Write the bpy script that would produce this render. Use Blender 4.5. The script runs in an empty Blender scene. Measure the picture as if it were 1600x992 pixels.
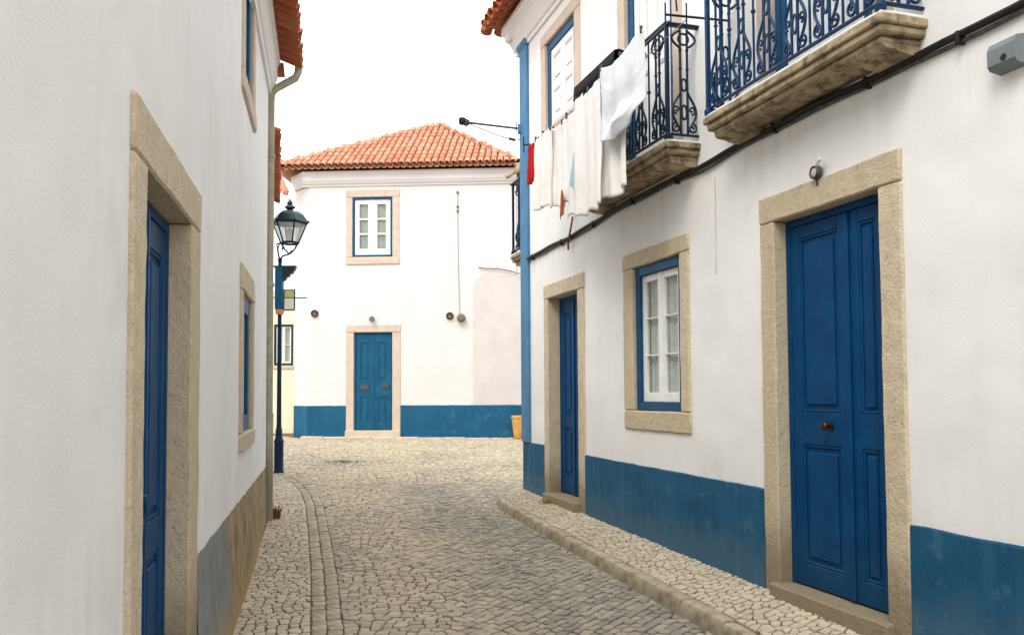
import bpy, math, random
import numpy as np
from mathutils import Vector, Matrix, noise

scene = bpy.context.scene
COL = scene.collection
R_ = math.radians
# ------------------------------------------------------------------ camera
CAM_H = 1.65
cam = bpy.data.cameras.new('camera')
cam.sensor_width = 36.0
cam.lens = 36.0 * 1330 / 1600
cam.shift_y = 57 / 1600
cam.clip_start = 0.05
cam.clip_end = 3000
camo = bpy.data.objects.new('camera', cam)
COL.objects.link(camo)
_p, _r = R_(2.54), R_(0.33)
_f = Vector((0, math.cos(_p), math.sin(_p)))
_x = Vector((1, 0, 0))
_u = _x.cross(_f)
_x2 = math.cos(_r) * _x - math.sin(_r) * _u
_u2 = math.sin(_r) * _x + math.cos(_r) * _u
M4 = Matrix.Identity(4)
for i in range(3):
    M4[i][0], M4[i][1], M4[i][2] = _x2[i], _u2[i], -_f[i]
M4[2][3] = CAM_H
camo.matrix_world = M4
scene.camera = camo
# ------------------------------------------------------------------ sky, sun, exposure
SUN_EL, SUN_AZ = R_(52), R_(-148)         # azimuth measured from +Y towards +X: light comes from behind the camera, left
world = bpy.data.worlds.new('World')
scene.world = world
world.use_nodes = True
wn = world.node_tree.nodes
wl = world.node_tree.links
bg = wn['Background']
sky = wn.new('ShaderNodeTexSky')
sky.sky_type = 'NISHITA'
sky.sun_disc = False
sky.sun_elevation = SUN_EL
sky.sun_rotation = SUN_AZ
sky.dust_density = 6
cloud = wn.new('ShaderNodeMix')            # an even white overcast over the clear sky
cloud.data_type = 'RGBA'
cloud.inputs[0].default_value = 0.88
cloud.inputs[7].default_value = (8.3, 8.5, 8.85, 1)
wl.new(sky.outputs[0], cloud.inputs[6])
wl.new(cloud.outputs[2], bg.inputs[0])
bg.inputs[1].default_value = 0.125
sun = bpy.data.lights.new('sun', 'SUN')
sun.energy = 0.8
sun.angle = R_(25)
sun.color = (1, 0.96, 0.9)
suno = bpy.data.objects.new('sun', sun)
COL.objects.link(suno)
sd = Vector((math.sin(SUN_AZ) * math.cos(SUN_EL), math.cos(SUN_AZ) * math.cos(SUN_EL), math.sin(SUN_EL)))
suno.rotation_euler = sd.to_track_quat('Z', 'Y').to_euler()
suno.location = (-4, -6, 14)
vs = scene.view_settings
vs.view_transform = 'Standard'
vs.look = 'None'
vs.gamma = 1
vs.use_curve_mapping = False
vs.exposure = 1.17
scene.render.engine = 'CYCLES'
scene.cycles.max_bounces = 7
scene.cycles.diffuse_bounces = 4
scene.cycles.glossy_bounces = 2
scene.cycles.transmission_bounces = 3
scene.cycles.transparent_max_bounces = 8

# ------------------------------------------------------------------ materials
def new_mat(name):
    m = bpy.data.materials.new(name)
    m.use_nodes = True
    return m, m.node_tree.nodes, m.node_tree.links, m.node_tree.nodes['Principled BSDF']

def tex_noise(n, l, co, scale, detail=2, rough=.55, stretch=None):
    t = n.new('ShaderNodeTexNoise')
    t.inputs['Scale'].default_value = scale
    t.inputs['Detail'].default_value = detail
    t.inputs['Roughness'].default_value = rough
    if stretch:
        mp = n.new('ShaderNodeMapping')
        mp.inputs['Scale'].default_value = stretch
        l.new(co, mp.inputs[0])
        l.new(mp.outputs[0], t.inputs[0])
    else:
        l.new(co, t.inputs[0])
    return t.outputs[0]

def ramp(n, l, fac, a, b):
    r = n.new('ShaderNodeMapRange')
    r.inputs[1].default_value = a
    r.inputs[2].default_value = b
    r.interpolation_type = 'SMOOTHSTEP'
    l.new(fac, r.inputs[0])
    return r.outputs[0]

def mixc(n, l, fac, a, b):
    m = n.new('ShaderNodeMix')
    m.data_type = 'RGBA'
    if isinstance(fac, float): m.inputs[0].default_value = fac
    else: l.new(fac, m.inputs[0])
    for s, v in ((6, a), (7, b)):
        if isinstance(v, tuple): m.inputs[s].default_value = (*v, 1)
        else: l.new(v, m.inputs[s])
    return m.outputs[2]

def mul(n, l, a, b):
    m = n.new('ShaderNodeMath')
    m.operation = 'MULTIPLY'
    for s, v in ((0, a), (1, b)):
        if isinstance(v, (int, float)): m.inputs[s].default_value = v
        else: l.new(v, m.inputs[s])
    return m.outputs[0]

def add(n, l, a, b):
    o = mul(n, l, a, b)
    o.node.operation = 'ADD'
    return o

def surf(name, c1, c2, scale=6, rough=.8, spots=None, streak=None, bump=((60, .003),), coat=0, metal=0, rand=None, sub=0., tintc=None, foot=None, spec=.18, bands=()):
    """colour c1..c2 by noise, optional stains, several bump scales [(scale, distance)]"""
    m, n, l, b = new_mat(name)
    tc = n.new('ShaderNodeTexCoord')
    co = tc.outputs['Object']
    c = mixc(n, l, ramp(n, l, tex_noise(n, l, co, scale), .35, .68), c1, c2)
    if tintc:      # tint attribute blends to another colour
        at = n.new('ShaderNodeAttribute')
        at.attribute_name = 'tint'
        c = mixc(n, l, at.outputs['Fac'], c, tintc)
    if rand:
        oi = n.new('ShaderNodeObjectInfo')
        c = mixc(n, l, mul(n, l, oi.outputs['Random'], rand[1]), c, rand[0])
    if spots:      # (colour, scale, lo, hi, amount)
        c = mixc(n, l, mul(n, l, ramp(n, l, tex_noise(n, l, co, spots[1], 3, .65), spots[2], spots[3]), spots[4]), c, spots[0])
    if streak:     # (colour, amount): water runs; on the doors, uneven paint and painted-in sheen
        s = ramp(n, l, tex_noise(n, l, co, 1, 2, .6, (7, 7, .5)), .5, .75)
        c = mixc(n, l, mul(n, l, s, streak[1]), c, streak[0])
    if foot:       # (colour, z0, z1, amount): splashed dirt near the ground, ragged
        sp = n.new('ShaderNodeSeparateXYZ')
        l.new(co, sp.inputs[0])
        zz = add(n, l, sp.outputs[2], mul(n, l, tex_noise(n, l, co, 5, 2), -.35))
        c = mixc(n, l, mul(n, l, ramp(n, l, zz, foot[2], foot[1]), foot[3]), c, foot[0])
    for bc, z0, z1, amt in bands:      # rain marks and splashes: strongest at z1, fading out at z0, broken into runs
        sp = n.new('ShaderNodeSeparateXYZ')
        l.new(co, sp.inputs[0])
        edge = ramp(n, l, sp.outputs[2], z1 + (.02 if z1 > z0 else -.02), z1)
        run = ramp(n, l, tex_noise(n, l, co, 1, 3, .65, (9, 9, .8)), .42, .72)
        c = mixc(n, l, mul(n, l, mul(n, l, mul(n, l, ramp(n, l, sp.outputs[2], z0, z1), edge), run), amt), c, bc)
    l.new(c, b.inputs['Base Color'])
    b.inputs['Roughness'].default_value = rough
    b.inputs['Metallic'].default_value = metal
    b.inputs['Specular IOR Level'].default_value = spec
    if coat:
        b.inputs['Coat Weight'].default_value = coat
        b.inputs['Coat Roughness'].default_value = .25
    if bump:
        h = None
        for sc, d in bump:
            q = mul(n, l, tex_noise(n, l, co, sc, 1), d * 100)
            h = q if h is None else add(n, l, h, q)
        bp = n.new('ShaderNodeBump')
        bp.inputs['Distance'].default_value = .01
        bp.inputs['Strength'].default_value = .8
        l.new(h, bp.inputs['Height'])
        l.new(bp.outputs[0], b.inputs['Normal'])
    if sub:
        b.inputs['Subsurface Weight'].default_value = sub
    return m

MAT = {}
MAT['plaster'] = surf('white_plaster', (.79, .78, .755), (.75, .74, .715), 1.3, .9, spots=((.60, .57, .52), 1.7, .56, .8, .4), streak=((.58, .55, .50), .10), bands=[((.50, .46, .39), 2.7, 3.47, .22), ((.46, .43, .38), 1.45, .9, .17), ((.52, .49, .43), 5.6, 6.35, .2)], bump=((2.2, .022), (70, .0014), (170, .0008)))
MAT['plaster_far'] = surf('rosy_white_plaster', (.68, .65, .625), (.65, .62, .595), 1.3, .9, spots=((.60, .56, .51), 2.2, .6, .8, .3), streak=((.55, .52, .48), .10), bump=((2.2, .02), (70, .0014)))
MAT['plaster2'] = surf('grey_white_plaster', (.60, .56, .53), (.56, .525, .50), 2, .9, bump=((3, .02), (60, .003)))
MAT['yellow'] = surf('pale_yellow_plaster', (.80, .73, .54), (.76, .69, .50), 2, .9, bump=((60, .003),))
MAT['dado'] = surf('blue_wall_paint', (.006, .070, .145), (.010, .088, .172), 2.0, .7, spots=((.06, .16, .235), 7, .54, .76, .6), streak=((.03, .115, .20), .5), bump=((4, .012), (60, .003)), foot=((.10, .16, .2), .12, .5, .4))
MAT['dado_far'] = surf('blue_wall_paint_faded', (.008, .080, .155), (.013, .096, .18), 2.0, .8, spots=((.06, .17, .26), 5, .54, .8, .55), bump=((60, .003),))
MAT['door'] = surf('blue_gloss_paint', (.0008, .042, .125), (.0012, .052, .15), 5, .5, spots=((.004, .085, .20), 10, .56, .78, .4), streak=((.002, .03, .10), .4), foot=((.02, .06, .10), .2, .7, .3), spec=.1, bump=((12, .001), (140, .0004)))  # streak: paint variation, with its streaky gloss put into the colour
MAT['door_far'] = surf('paler_blue_paint', (.006, .078, .155), (.010, .096, .18), 5, .5, bump=((40, .001),))  # a paler blue than the nearer doors
MAT['strip'] = surf('light_blue_paint', (.055, .175, .31), (.075, .205, .345), 3, .7, spots=((.25, .38, .5), 8, .6, .8, .4), bump=((50, .002),))
MAT['frame'] = surf('blue_window_paint', (.003, .058, .138), (.004, .072, .16), 8, .5, bump=((60, .0008),))
MAT['white'] = surf('white_gloss_paint', (.78, .775, .75), (.72, .71, .68), 9, .45, bump=((40, .0006),))
MAT['stone'] = surf('limestone_surround', (.60, .51, .365), (.52, .44, .31), 9, .88, spots=((.31, .25, .165), 30, .54, .72, .5), streak=((.40, .33, .22), .35), rand=((.45, .37, .25), .55), bump=((25, .008), (90, .006)), foot=((.15, .115, .065), .2, .75, .7))
MAT['stone_dirty'] = surf('stained_limestone', (.42, .335, .21), (.28, .22, .135), 6, .9, spots=((.075, .058, .035), 9, .46, .68, .8), streak=((.12, .09, .05), .7), bump=((22, .008), (90, .004)))
MAT['stone_pale'] = surf('pale_limestone', (.58, .475, .375), (.52, .43, .335), 6, .9, bump=((60, .003),))
MAT['plinth'] = surf('grey_plinth_render', (.23, .245, .235), (.185, .20, .19), 5, .92, spots=((.33, .33, .3), 20, .6, .75, .4), streak=((.14, .14, .12), .4), bump=((6, .02), (60, .005)))
MAT['plinth2'] = surf('ochre_worn_plinth', (.34, .25, .135), (.25, .20, .12), 3, .92, spots=((.12, .095, .055), 7, .46, .72, .75), streak=((.48, .36, .2), .5), foot=((.46, .29, .10), -.1, .3, .7), bump=((6, .025), (50, .006)))
def two_tone(name, a, b_, x0, x1):
    """old grey limewash giving way to bare ochre render along the wall"""
    m = a.copy(); m.name = name
    n, l = m.node_tree.nodes, m.node_tree.links
    pb = n['Principled BSDF']
    src = pb.inputs['Base Color'].links[0].from_socket
    tc = n.new('ShaderNodeTexCoord'); co = tc.outputs['Object']
    ochre = mixc(n, l, ramp(n, l, tex_noise(n, l, co, 3), .35, .68), b_[0], b_[1])
    ochre = mixc(n, l, mul(n, l, ramp(n, l, tex_noise(n, l, co, 6, 4, .65), .44, .7), .75), ochre, b_[2])
    ochre = mixc(n, l, mul(n, l, ramp(n, l, tex_noise(n, l, co, 1, 3, .6, (6, 6, .7)), .5, .75), .6), ochre, b_[3])
    sp = n.new('ShaderNodeSeparateXYZ'); l.new(co, sp.inputs[0])
    pos = add(n, l, add(n, l, sp.outputs[0], mul(n, l, sp.outputs[2], .35)), mul(n, l, add(n, l, tex_noise(n, l, co, 3.5, 5, .7), -.5), 1.1))
    l.new(mixc(n, l, ramp(n, l, pos, x0, x1), src, ochre), pb.inputs['Base Color'])
    low = add(n, l, sp.outputs[2], mul(n, l, tex_noise(n, l, co, 4, 4, .65), -.5))
    c2 = pb.inputs['Base Color'].links[0].from_socket
    l.new(mixc(n, l, mul(n, l, ramp(n, l, low, .15, -.22), .75), c2, (.40, .265, .10)), pb.inputs['Base Color'])
    return m
MAT['plinth_mixed'] = two_tone('worn_plinth', MAT['plinth'], [(.34, .25, .135), (.25, .20, .12), (.12, .095, .055), (.46, .34, .19)], -4.1, -3.5)
MAT['tile'] = surf('terracotta', (.48, .195, .11), (.41, .155, .08), 12, .9, rand=((.52, .29, .185), .85), spots=((.38, .21, .12), 25, .58, .75, .45), bump=((40, .003),))
MAT['tile_dark'] = surf('terracotta_eave', (.36, .095, .04), (.27, .065, .03), 12, .88, rand=((.42, .15, .07), .8), spots=((.08, .035, .02), 25, .56, .75, .5), bump=((40, .003),))
MAT['cobble'] = surf('road_limestone', (.53, .44, .31), (.45, .375, .265), 9, .8, tintc=(.235, .225, .19), spots=((.22, .18, .12), 40, .58, .75, .45), bump=((35, .004), (120, .002)))
MAT['calcada'] = surf('pavement_limestone', (.58, .50, .375), (.49, .42, .305), 12, .8, tintc=(.34, .295, .215), spots=((.24, .18, .10), 40, .6, .78, .45), bump=((35, .004), (120, .002)))
MAT['kerb'] = surf('kerb_limestone', (.50, .435, .315), (.42, .36, .26), 9, .88, tintc=(.31, .265, .18), spots=((.17, .135, .07), 9, .48, .72, .55), bump=((25, .006), (100, .003)))
MAT['joint'] = surf('joint_soil', (.15, .115, .07), (.105, .083, .052), 14, .95, spots=((.08, .09, .035), 8, .6, .8, .5), bump=((70, .008),))
MAT['ground'] = surf('ground_earth', (.34, .3, .23), (.28, .25, .19), 3, .95, bump=((30, .01),))
MAT['iron'] = surf('dark_blue_iron', (.003, .014, .032), (.004, .02, .045), 20, .45, spots=((.035, .022, .012), 40, .6, .75, .5), bump=((90, .001),))
MAT['iron_blue'] = surf('blue_iron', (.0025, .024, .07), (.004, .042, .115), 20, .42, spots=((.004, .012, .03), 30, .52, .7, .7), bump=((90, .001),))
MAT['post'] = surf('navy_post_paint', (.003, .013, .038), (.004, .018, .05), 12, .4, bump=((90, .001),))
MAT['black'] = surf('black_rubber', (.014, .012, .011), (.022, .02, .018), 14, .6, bump=((60, .002),))
MAT['grey_iron'] = surf('weathered_iron', (.06, .058, .055), (.10, .095, .085), 20, .6, bump=((60, .001),))
MAT['steel'] = surf('galvanised_metal', (.30, .31, .30), (.22, .23, .225), 12, .5, metal=.3, bump=((60, .0008),))
MAT['pipe'] = surf('old_downpipe', (.40, .37, .28), (.32, .295, .22), 6, .7, spots=((.17, .15, .10), 14, .55, .75, .5), bump=((40, .002),), foot=((.16, .15, .09), .4, 1.1, .6))
MAT['box'] = surf('grey_plastic', (.19, .225, .22), (.16, .19, .19), 6, .55, bump=((80, .0006),))
MAT['brass'] = surf('aged_brass', (.07, .05, .025), (.04, .03, .018), 20, .4, metal=.8, bump=((80, .0006),))
MAT['bulb'] = surf('weathered_fitting', (.22, .18, .13), (.12, .10, .08), 20, .5, bump=((60, .001),))
MAT['lantern_cap'] = surf('dark_green_metal', (.008, .028, .032), (.012, .036, .04), 10, .35, bump=((60, .001),))
MAT['sign_blue'] = surf('teal_blue_enamel', (.006, .085, .18), (.01, .10, .20), 8, .4, bump=((60, .0006),))
MAT['sign_green'] = surf('lime_enamel', (.50, .52, .16), (.45, .48, .14), 8, .5, bump=())
MAT['sign_cream'] = surf('cream_enamel', (.78, .74, .58), (.74, .70, .54), 8, .5, bump=())
MAT['cloth'] = surf('white_cotton', (.88, .855, .82), (.84, .815, .78), 6, .95, bump=((250, .0008),))
MAT['cloth_cool'] = surf('bluish_white_cotton', (.80, .825, .85), (.76, .79, .82), 6, .95, bump=((250, .0008),))
MAT['cloth_blue'] = surf('pale_blue_cotton', (.42, .60, .68), (.38, .56, .64), 6, .95, bump=((250, .0008),))
MAT['cloth_red'] = surf('red_cotton', (.50, .022, .018), (.42, .016, .014), 8, .9, bump=((250, .0008),))
MAT['cloth_black'] = surf('black_cotton', (.012, .012, .014), (.018, .018, .02), 8, .9, bump=((250, .0008),))
MAT['cloth_brown'] = surf('rust_cotton', (.30, .085, .035), (.25, .07, .03), 8, .9, bump=((250, .0008),))
MAT['curtain'] = surf('lace_curtain', (.82, .82, .77), (.70, .70, .66), 18, .95, bump=((60, .003),))
MAT['curtain_dim'] = surf('dim_curtain', (.50, .49, .44), (.40, .39, .36), 18, .95, bump=((60, .003),))
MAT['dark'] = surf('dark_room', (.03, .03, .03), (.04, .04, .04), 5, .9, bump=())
MAT['pot'] = surf('ochre_clay', (.60, .34, .10), (.50, .26, .07), 6, .7, spots=((.25, .12, .04), 10, .55, .75, .5), bump=((30, .004),))
MAT['weed'] = surf('dry_weed', (.16, .17, .045), (.26, .22, .08), 20, .8, bump=())
MAT['leafbrown'] = surf('dead_leaves', (.22, .09, .03), (.15, .06, .025), 20, .8, bump=())
MAT['salmon'] = surf('faded_terracotta', (.62, .30, .20), (.52, .23, .15), 8, .85, bump=((40, .003),))

def let_light(m, col, amt):
    n, l = m.node_tree.nodes, m.node_tree.links
    t = n.new('ShaderNodeBsdfTranslucent'); t.inputs[0].default_value = (*col, 1)
    mx = n.new('ShaderNodeMixShader'); mx.inputs[0].default_value = amt
    l.new(n['Principled BSDF'].outputs[0], mx.inputs[1]); l.new(t.outputs[0], mx.inputs[2])
    l.new(mx.outputs[0], n['Material Output'].inputs[0])
for k, c in (('cloth', (.85, .81, .76)), ('cloth_cool', (.78, .81, .84)), ('cloth_red', (.6, .03, .02)), ('cloth_blue', (.45, .65, .72)), ('curtain', (.85, .85, .8))):
    let_light(MAT[k], c, .15)

def glass_mat(name, tint, gl=.08):
    m, n, l, b = new_mat(name)
    n.remove(b)
    out = n['Material Output']
    tr = n.new('ShaderNodeBsdfTransparent')
    tr.inputs[0].default_value = (*tint, 1)
    g = n.new('ShaderNodeBsdfGlossy')
    g.inputs['Roughness'].default_value = .04
    fr = n.new('ShaderNodeFresnel')
    fr.inputs[0].default_value = 1.5
    mx = n.new('ShaderNodeMixShader')
    ge = n.new('ShaderNodeNewGeometry')          # reflect on the outer face of the sheet only
    inv = n.new('ShaderNodeMath'); inv.operation = 'SUBTRACT'; inv.inputs[0].default_value = 1
    l.new(ge.outputs['Backfacing'], inv.inputs[1])
    l.new(mul(n, l, fr.outputs[0], inv.outputs[0]), mx.inputs[0])
    l.new(tr.outputs[0], mx.inputs[1])
    l.new(g.outputs[0], mx.inputs[2])
    l.new(mx.outputs[0], out.inputs[0])
    return m
MAT['glass'] = glass_mat('window_glass', (.86, .90, .88))
def frosted(name):
    m, n, l, b = new_mat(name)
    n.remove(b)
    out = n['Material Output']
    d = n.new('ShaderNodeBsdfTranslucent'); d.inputs[0].default_value = (.8, .8, .78, 1)
    d2 = n.new('ShaderNodeBsdfDiffuse'); d2.inputs[0].default_value = (.75, .75, .72, 1)
    t = n.new('ShaderNodeBsdfTransparent'); t.inputs[0].default_value = (.9, .9, .9, 1)
    a = n.new('ShaderNodeMixShader'); a.inputs[0].default_value = .5
    l.new(d.outputs[0], a.inputs[1]); l.new(d2.outputs[0], a.inputs[2])
    c = n.new('ShaderNodeMixShader'); c.inputs[0].default_value = .45
    l.new(a.outputs[0], c.inputs[1]); l.new(t.outputs[0], c.inputs[2])
    l.new(c.outputs[0], out.inputs[0])
    return m
MAT['frosted'] = frosted('frosted_glass')

# ------------------------------------------------------------------ mesh helpers
class MB:
    def __init__(s): s.v = []; s.f = []; s.t = []
    def addm(s, vs, fs):
        o = len(s.v)
        s.v.extend(vs)
        s.f.extend([tuple(i + o for i in f) for f in fs])
        return s
    def quad(s, a, b, c, d): return s.addm([a, b, c, d], [(0, 1, 2, 3)])
    def box(s, x0, x1, y0, y1, z0, z1, b=.004):
        """chamfered box"""
        b = min(b, .45 * (x1 - x0), .45 * (y1 - y0), .45 * (z1 - z0))
        V = []; idx = {}
        X = (x0, x1); Y = (y0, y1); Z = (z0, z1)
        for i in (0, 1):
            for j in (0, 1):
                for k in (0, 1):
                    for ax in range(3):
                        p = [X[i], Y[j], Z[k]]
                        for a2, q in ((0, i), (1, j), (2, k)):
                            if a2 != ax: p[a2] += b if q == 0 else -b
                        idx[i, j, k, ax] = len(V); V.append(tuple(p))
        Fc = []
        for ax in range(3):
            o = [a for a in range(3) if a != ax]
            for sd_ in (0, 1):
                ring = []
                for p, q in ((0, 0), (1, 0), (1, 1), (0, 1)):
                    c = [0, 0, 0]; c[ax] = sd_; c[o[0]] = p; c[o[1]] = q
                    ring.append(idx[c[0], c[1], c[2], ax])
                flip = (ax == 1) ^ (sd_ == 0)
                Fc.append(tuple(ring[::-1]) if flip else tuple(ring))
        cen = Vector(((x0 + x1) / 2, (y0 + y1) / 2, (z0 + z1) / 2))
        def orient(f):
            P = [Vector(V[i]) for i in f]
            nn = (P[1] - P[0]).cross(P[2] - P[0]); m_ = sum(P, Vector()) / len(P)
            return f if nn.dot(m_ - cen) > 0 else f[::-1]
        for ax in range(3):
            o = [a for a in range(3) if a != ax]
            for p in (0, 1):
                for q in (0, 1):
                    r = []
                    for e, a_ in ((0, o[0]), (1, o[0]), (1, o[1]), (0, o[1])):
                        c = [0, 0, 0]; c[ax] = e; c[o[0]] = p; c[o[1]] = q
                        r.append(idx[c[0], c[1], c[2], a_])
                    Fc.append(orient(tuple(r)))
        for i in (0, 1):
            for j in (0, 1):
                for k in (0, 1):
                    Fc.append(orient((idx[i, j, k, 0], idx[i, j, k, 1], idx[i, j, k, 2])))
        Fc = [orient(f) for f in Fc]
        return s.addm(V, Fc)
    def rough(s, x0, x1, y0, y1, z0, z1, b=.012, step=.07, amp=.004, seed=0):
        """rounded, slightly uneven stone bar along its longest axis"""
        L = (x1 - x0, y1 - y0, z1 - z0)
        ax = L.index(max(L))
        o = [a for a in range(3) if a != ax]
        lo = (x0, y0, z0); hi = (x1, y1, z1)
        n = max(2, int(L[ax] / step))
        sec = []
        p0, p1, q0, q1 = lo[o[0]], hi[o[0]], lo[o[1]], hi[o[1]]
        np_ = max(1, int((p1 - p0) / step)); nq = max(1, int((q1 - q0) / step))
        bb = min(b, .3 * (p1 - p0), .3 * (q1 - q0))
        for i in range(np_ + 1): sec.append((p0 + bb + (p1 - p0 - 2 * bb) * i / np_, q0))
        for i in range(nq + 1): sec.append((p1, q0 + bb + (q1 - q0 - 2 * bb) * i / nq))
        for i in range(np_ + 1): sec.append((p1 - bb - (p1 - p0 - 2 * bb) * i / np_, q1))
        for i in range(nq + 1): sec.append((p0, q1 - bb - (q1 - q0 - 2 * bb) * i / nq))
        pc, qc = (p0 + p1) / 2, (q0 + q1) / 2
        V = []; m_ = len(sec)
        stations = [(lo[ax], 1 - bb / max(p1 - p0, .05) * 2)] + [(lo[ax] + bb + (L[ax] - 2 * bb) * i / n, 1) for i in range(n + 1)] + [(hi[ax], 1 - bb / max(p1 - p0, .05) * 2)]
        for t, sc in stations:
            for p, q in sec:
                c = [0, 0, 0]; c[ax] = t
                pp = pc + (p - pc) * (1 if sc == 1 else max(.5, 1 - 2 * bb / (p1 - p0)))
                qq = qc + (q - qc) * (1 if sc == 1 else max(.5, 1 - 2 * bb / (q1 - q0)))
                c[o[0]] = pp; c[o[1]] = qq
                d = noise.noise_vector(Vector(c) * 9 + Vector((seed * 3.1, 0, 0))) * amp + noise.noise_vector(Vector(c) * 2.3 + Vector((0, seed * 2.7, 0))) * amp
                V.append((c[0] + d.x, c[1] + d.y, c[2] + d.z))
        Fc = []
        k = len(stations)
        for i in range(k - 1):
            for j in range(m_):
                a, b_ = i * m_ + j, i * m_ + (j + 1) % m_
                Fc.append((a, b_, b_ + m_, a + m_))
        Fc.append(tuple(range(m_))[::-1]); Fc.append(tuple((k - 1) * m_ + j for j in range(m_)))
        if ax == 1: Fc = [f[::-1] for f in Fc]
        return s.addm(V, Fc)
    def tube(s, path, r, seg=6, cap=True, rs=None):
        P = [Vector(p) for p in path]
        V = []; n = len(P); prev = None
        for i, p in enumerate(P):
            t = (P[min(i + 1, n - 1)] - P[max(i - 1, 0)])
            t = t.normalized() if t.length > 1e-9 else Vector((0, 0, 1))
            if prev is None:
                up = Vector((0, 0, 1)) if abs(t.z) < .9 else Vector((1, 0, 0))
                a = t.cross(up).normalized()
            else:
                a = (prev - t * prev.dot(t)).normalized()
            prev = a
            b = t.cross(a)
            rr = rs[i] if rs else r
            for k in range(seg):
                an = 2 * math.pi * k / seg
                V.append(tuple(p + (a * math.cos(an) + b * math.sin(an)) * rr))
        Fc = []
        for i in range(n - 1):
            for k in range(seg):
                a_, b_ = i * seg + k, i * seg + (k + 1) % seg
                Fc.append((a_, b_, b_ + seg, a_ + seg))
        if cap:
            Fc.append(tuple(range(seg))[::-1]); Fc.append(tuple((n - 1) * seg + k for k in range(seg)))
        return s.addm(V, Fc)
    def lathe(s, prof, seg=16, c=(0, 0, 0), axis='z'):
        V = []
        for r, h in prof:
            for k in range(seg):
                an = 2 * math.pi * k / seg
                x, y = r * math.cos(an), r * math.sin(an)
                if axis == 'z': V.append((c[0] + x, c[1] + y, c[2] + h))
                else: V.append((c[0] + x, c[1] - h, c[2] + y))     # axis pointing out of a wall (-y)
        Fc = []
        for i in range(len(prof) - 1):
            for k in range(seg):
                a_, b_ = i * seg + k, i * seg + (k + 1) % seg
                Fc.append((a_, b_, b_ + seg, a_ + seg))
        Fc.append(tuple(range(seg))[::-1]); Fc.append(tuple((len(prof) - 1) * seg + k for k in range(seg)))
        return s.addm(V, Fc)
    def prism(s, prof, x0, x1):
        """profile in (y,z), extruded along x"""
        n = len(prof)
        V = [(x0, y, z) for y, z in prof] + [(x1, y, z) for y, z in prof]
        Fc = [(i, (i + 1) % n, (i + 1) % n + n, i + n) for i in range(n)]
        Fc += [tuple(range(n))[::-1], tuple(range(n, 2 * n))]
        return s.addm(V, Fc)
    def plate(s, poly, y0, y1):
        """polygon in (x,z), thick from y0 to y1"""
        n = len(poly)
        V = [(x, y0, z) for x, z in poly] + [(x, y1, z) for x, z in poly]
        Fc = [tuple(range(n)), tuple(range(n, 2 * n))[::-1]] + [(i, i + n, (i + 1) % n + n, (i + 1) % n) for i in range(n)]
        return s.addm(V, Fc)
    def mesh(s, name, mat, smooth=False, fix=True, sharp=32):
        me = bpy.data.meshes.new(name)
        me.from_pydata([tuple(v) for v in s.v], [], s.f)
        if s.t:
            at = me.attributes.new('tint', 'FLOAT', 'POINT')
            at.data.foreach_set('value', s.t)
        if fix and len(s.f) < 20000:
            import bmesh
            bm = bmesh.new(); bm.from_mesh(me)
            bmesh.ops.recalc_face_normals(bm, faces=bm.faces)
            bm.to_mesh(me); bm.free()
        me.materials.append(MAT[mat])
        if smooth:
            me.polygons.foreach_set('use_smooth', [True] * len(me.polygons))
            if sharp: me.set_sharp_from_angle(angle=R_(sharp))
        me.update()
        return me
    def build(s, name, mat, parent=None, smooth=False, fix=True):
        return link(name, s.mesh(name, mat, smooth, fix), parent)

def link(name, me, parent=None, matrix=None):
    o = bpy.data.objects.new(name, me)
    COL.objects.link(o)
    if parent: o.parent = parent
    if matrix: o.matrix_local = matrix
    return o

def tag(o, label=None, cat=None, group=None, kind=None):
    if label: o['label'] = label
    if cat: o['category'] = cat
    if group: o['group'] = group
    if kind: o['kind'] = kind
    return o

def empty(name, loc, rz=0):
    o = bpy.data.objects.new(name, None)
    o.empty_display_size = .2
    COL.objects.link(o)
    o.location = loc
    o.rotation_euler = (0, 0, rz)
    return o

class Frame:
    """wall frame: x to the right along the wall, y into the wall, z up"""
    def __init__(s, ox, oy, deg):
        s.o = Vector((ox, oy, 0)); s.a = R_(deg)
        s.ex = Vector((math.cos(s.a), math.sin(s.a), 0)); s.ey = Vector((-math.sin(s.a), math.cos(s.a), 0))
    def w(s, x, y, z=0): return s.o + s.ex * x + s.ey * y + Vector((0, 0, z))
    def w2(s, x, y): p = s.w(x, y); return (p.x, p.y)
    def loc(s, X, Y): d = Vector((X, Y, 0)) - s.o; return d.dot(s.ex), d.dot(s.ey)

FR = Frame(0.1632, 11.6443, 286.895)       # house on the right, origin at its far corner
FL = Frame(-2.8068, 9.7219, 102.5085)      # house on the left, origin at its far corner
FF = Frame(-2.5, 20.2, -3.0)               # house across the end of the street
# house beyond the left one, turned a little more to the left
FS = Frame(-3.02, 10.35, 105.4)

def gz(y):                                  # the street climbs gently away from the camera
    y = max(-6.0, min(24.0, y))
    return .038 * (y - 5)
def right_pave(lx, off):                    # height of the raised pavement on the right; off = distance out from the wall
    wall = .33 - .0165 * lx
    Y = FR.w(lx, -.6).y
    kerb = gz(Y) + .105
    t = max(0., min(1., off / .6))
    return wall * (1 - t) + kerb * t

# ------------------------------------------------------------------ ground sheet
g = MB()
ys = [-300, -6, 5, 14.5, 24, 60, 900]
for i in range(len(ys) - 1):
    g.quad((-700, ys[i], gz(ys[i]) - .09), (700, ys[i], gz(ys[i]) - .09), (700, ys[i + 1], gz(ys[i + 1]) - .09), (-700, ys[i + 1], gz(ys[i + 1]) - .09))
tag(g.build('ground', 'ground'), kind='structure')

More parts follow.
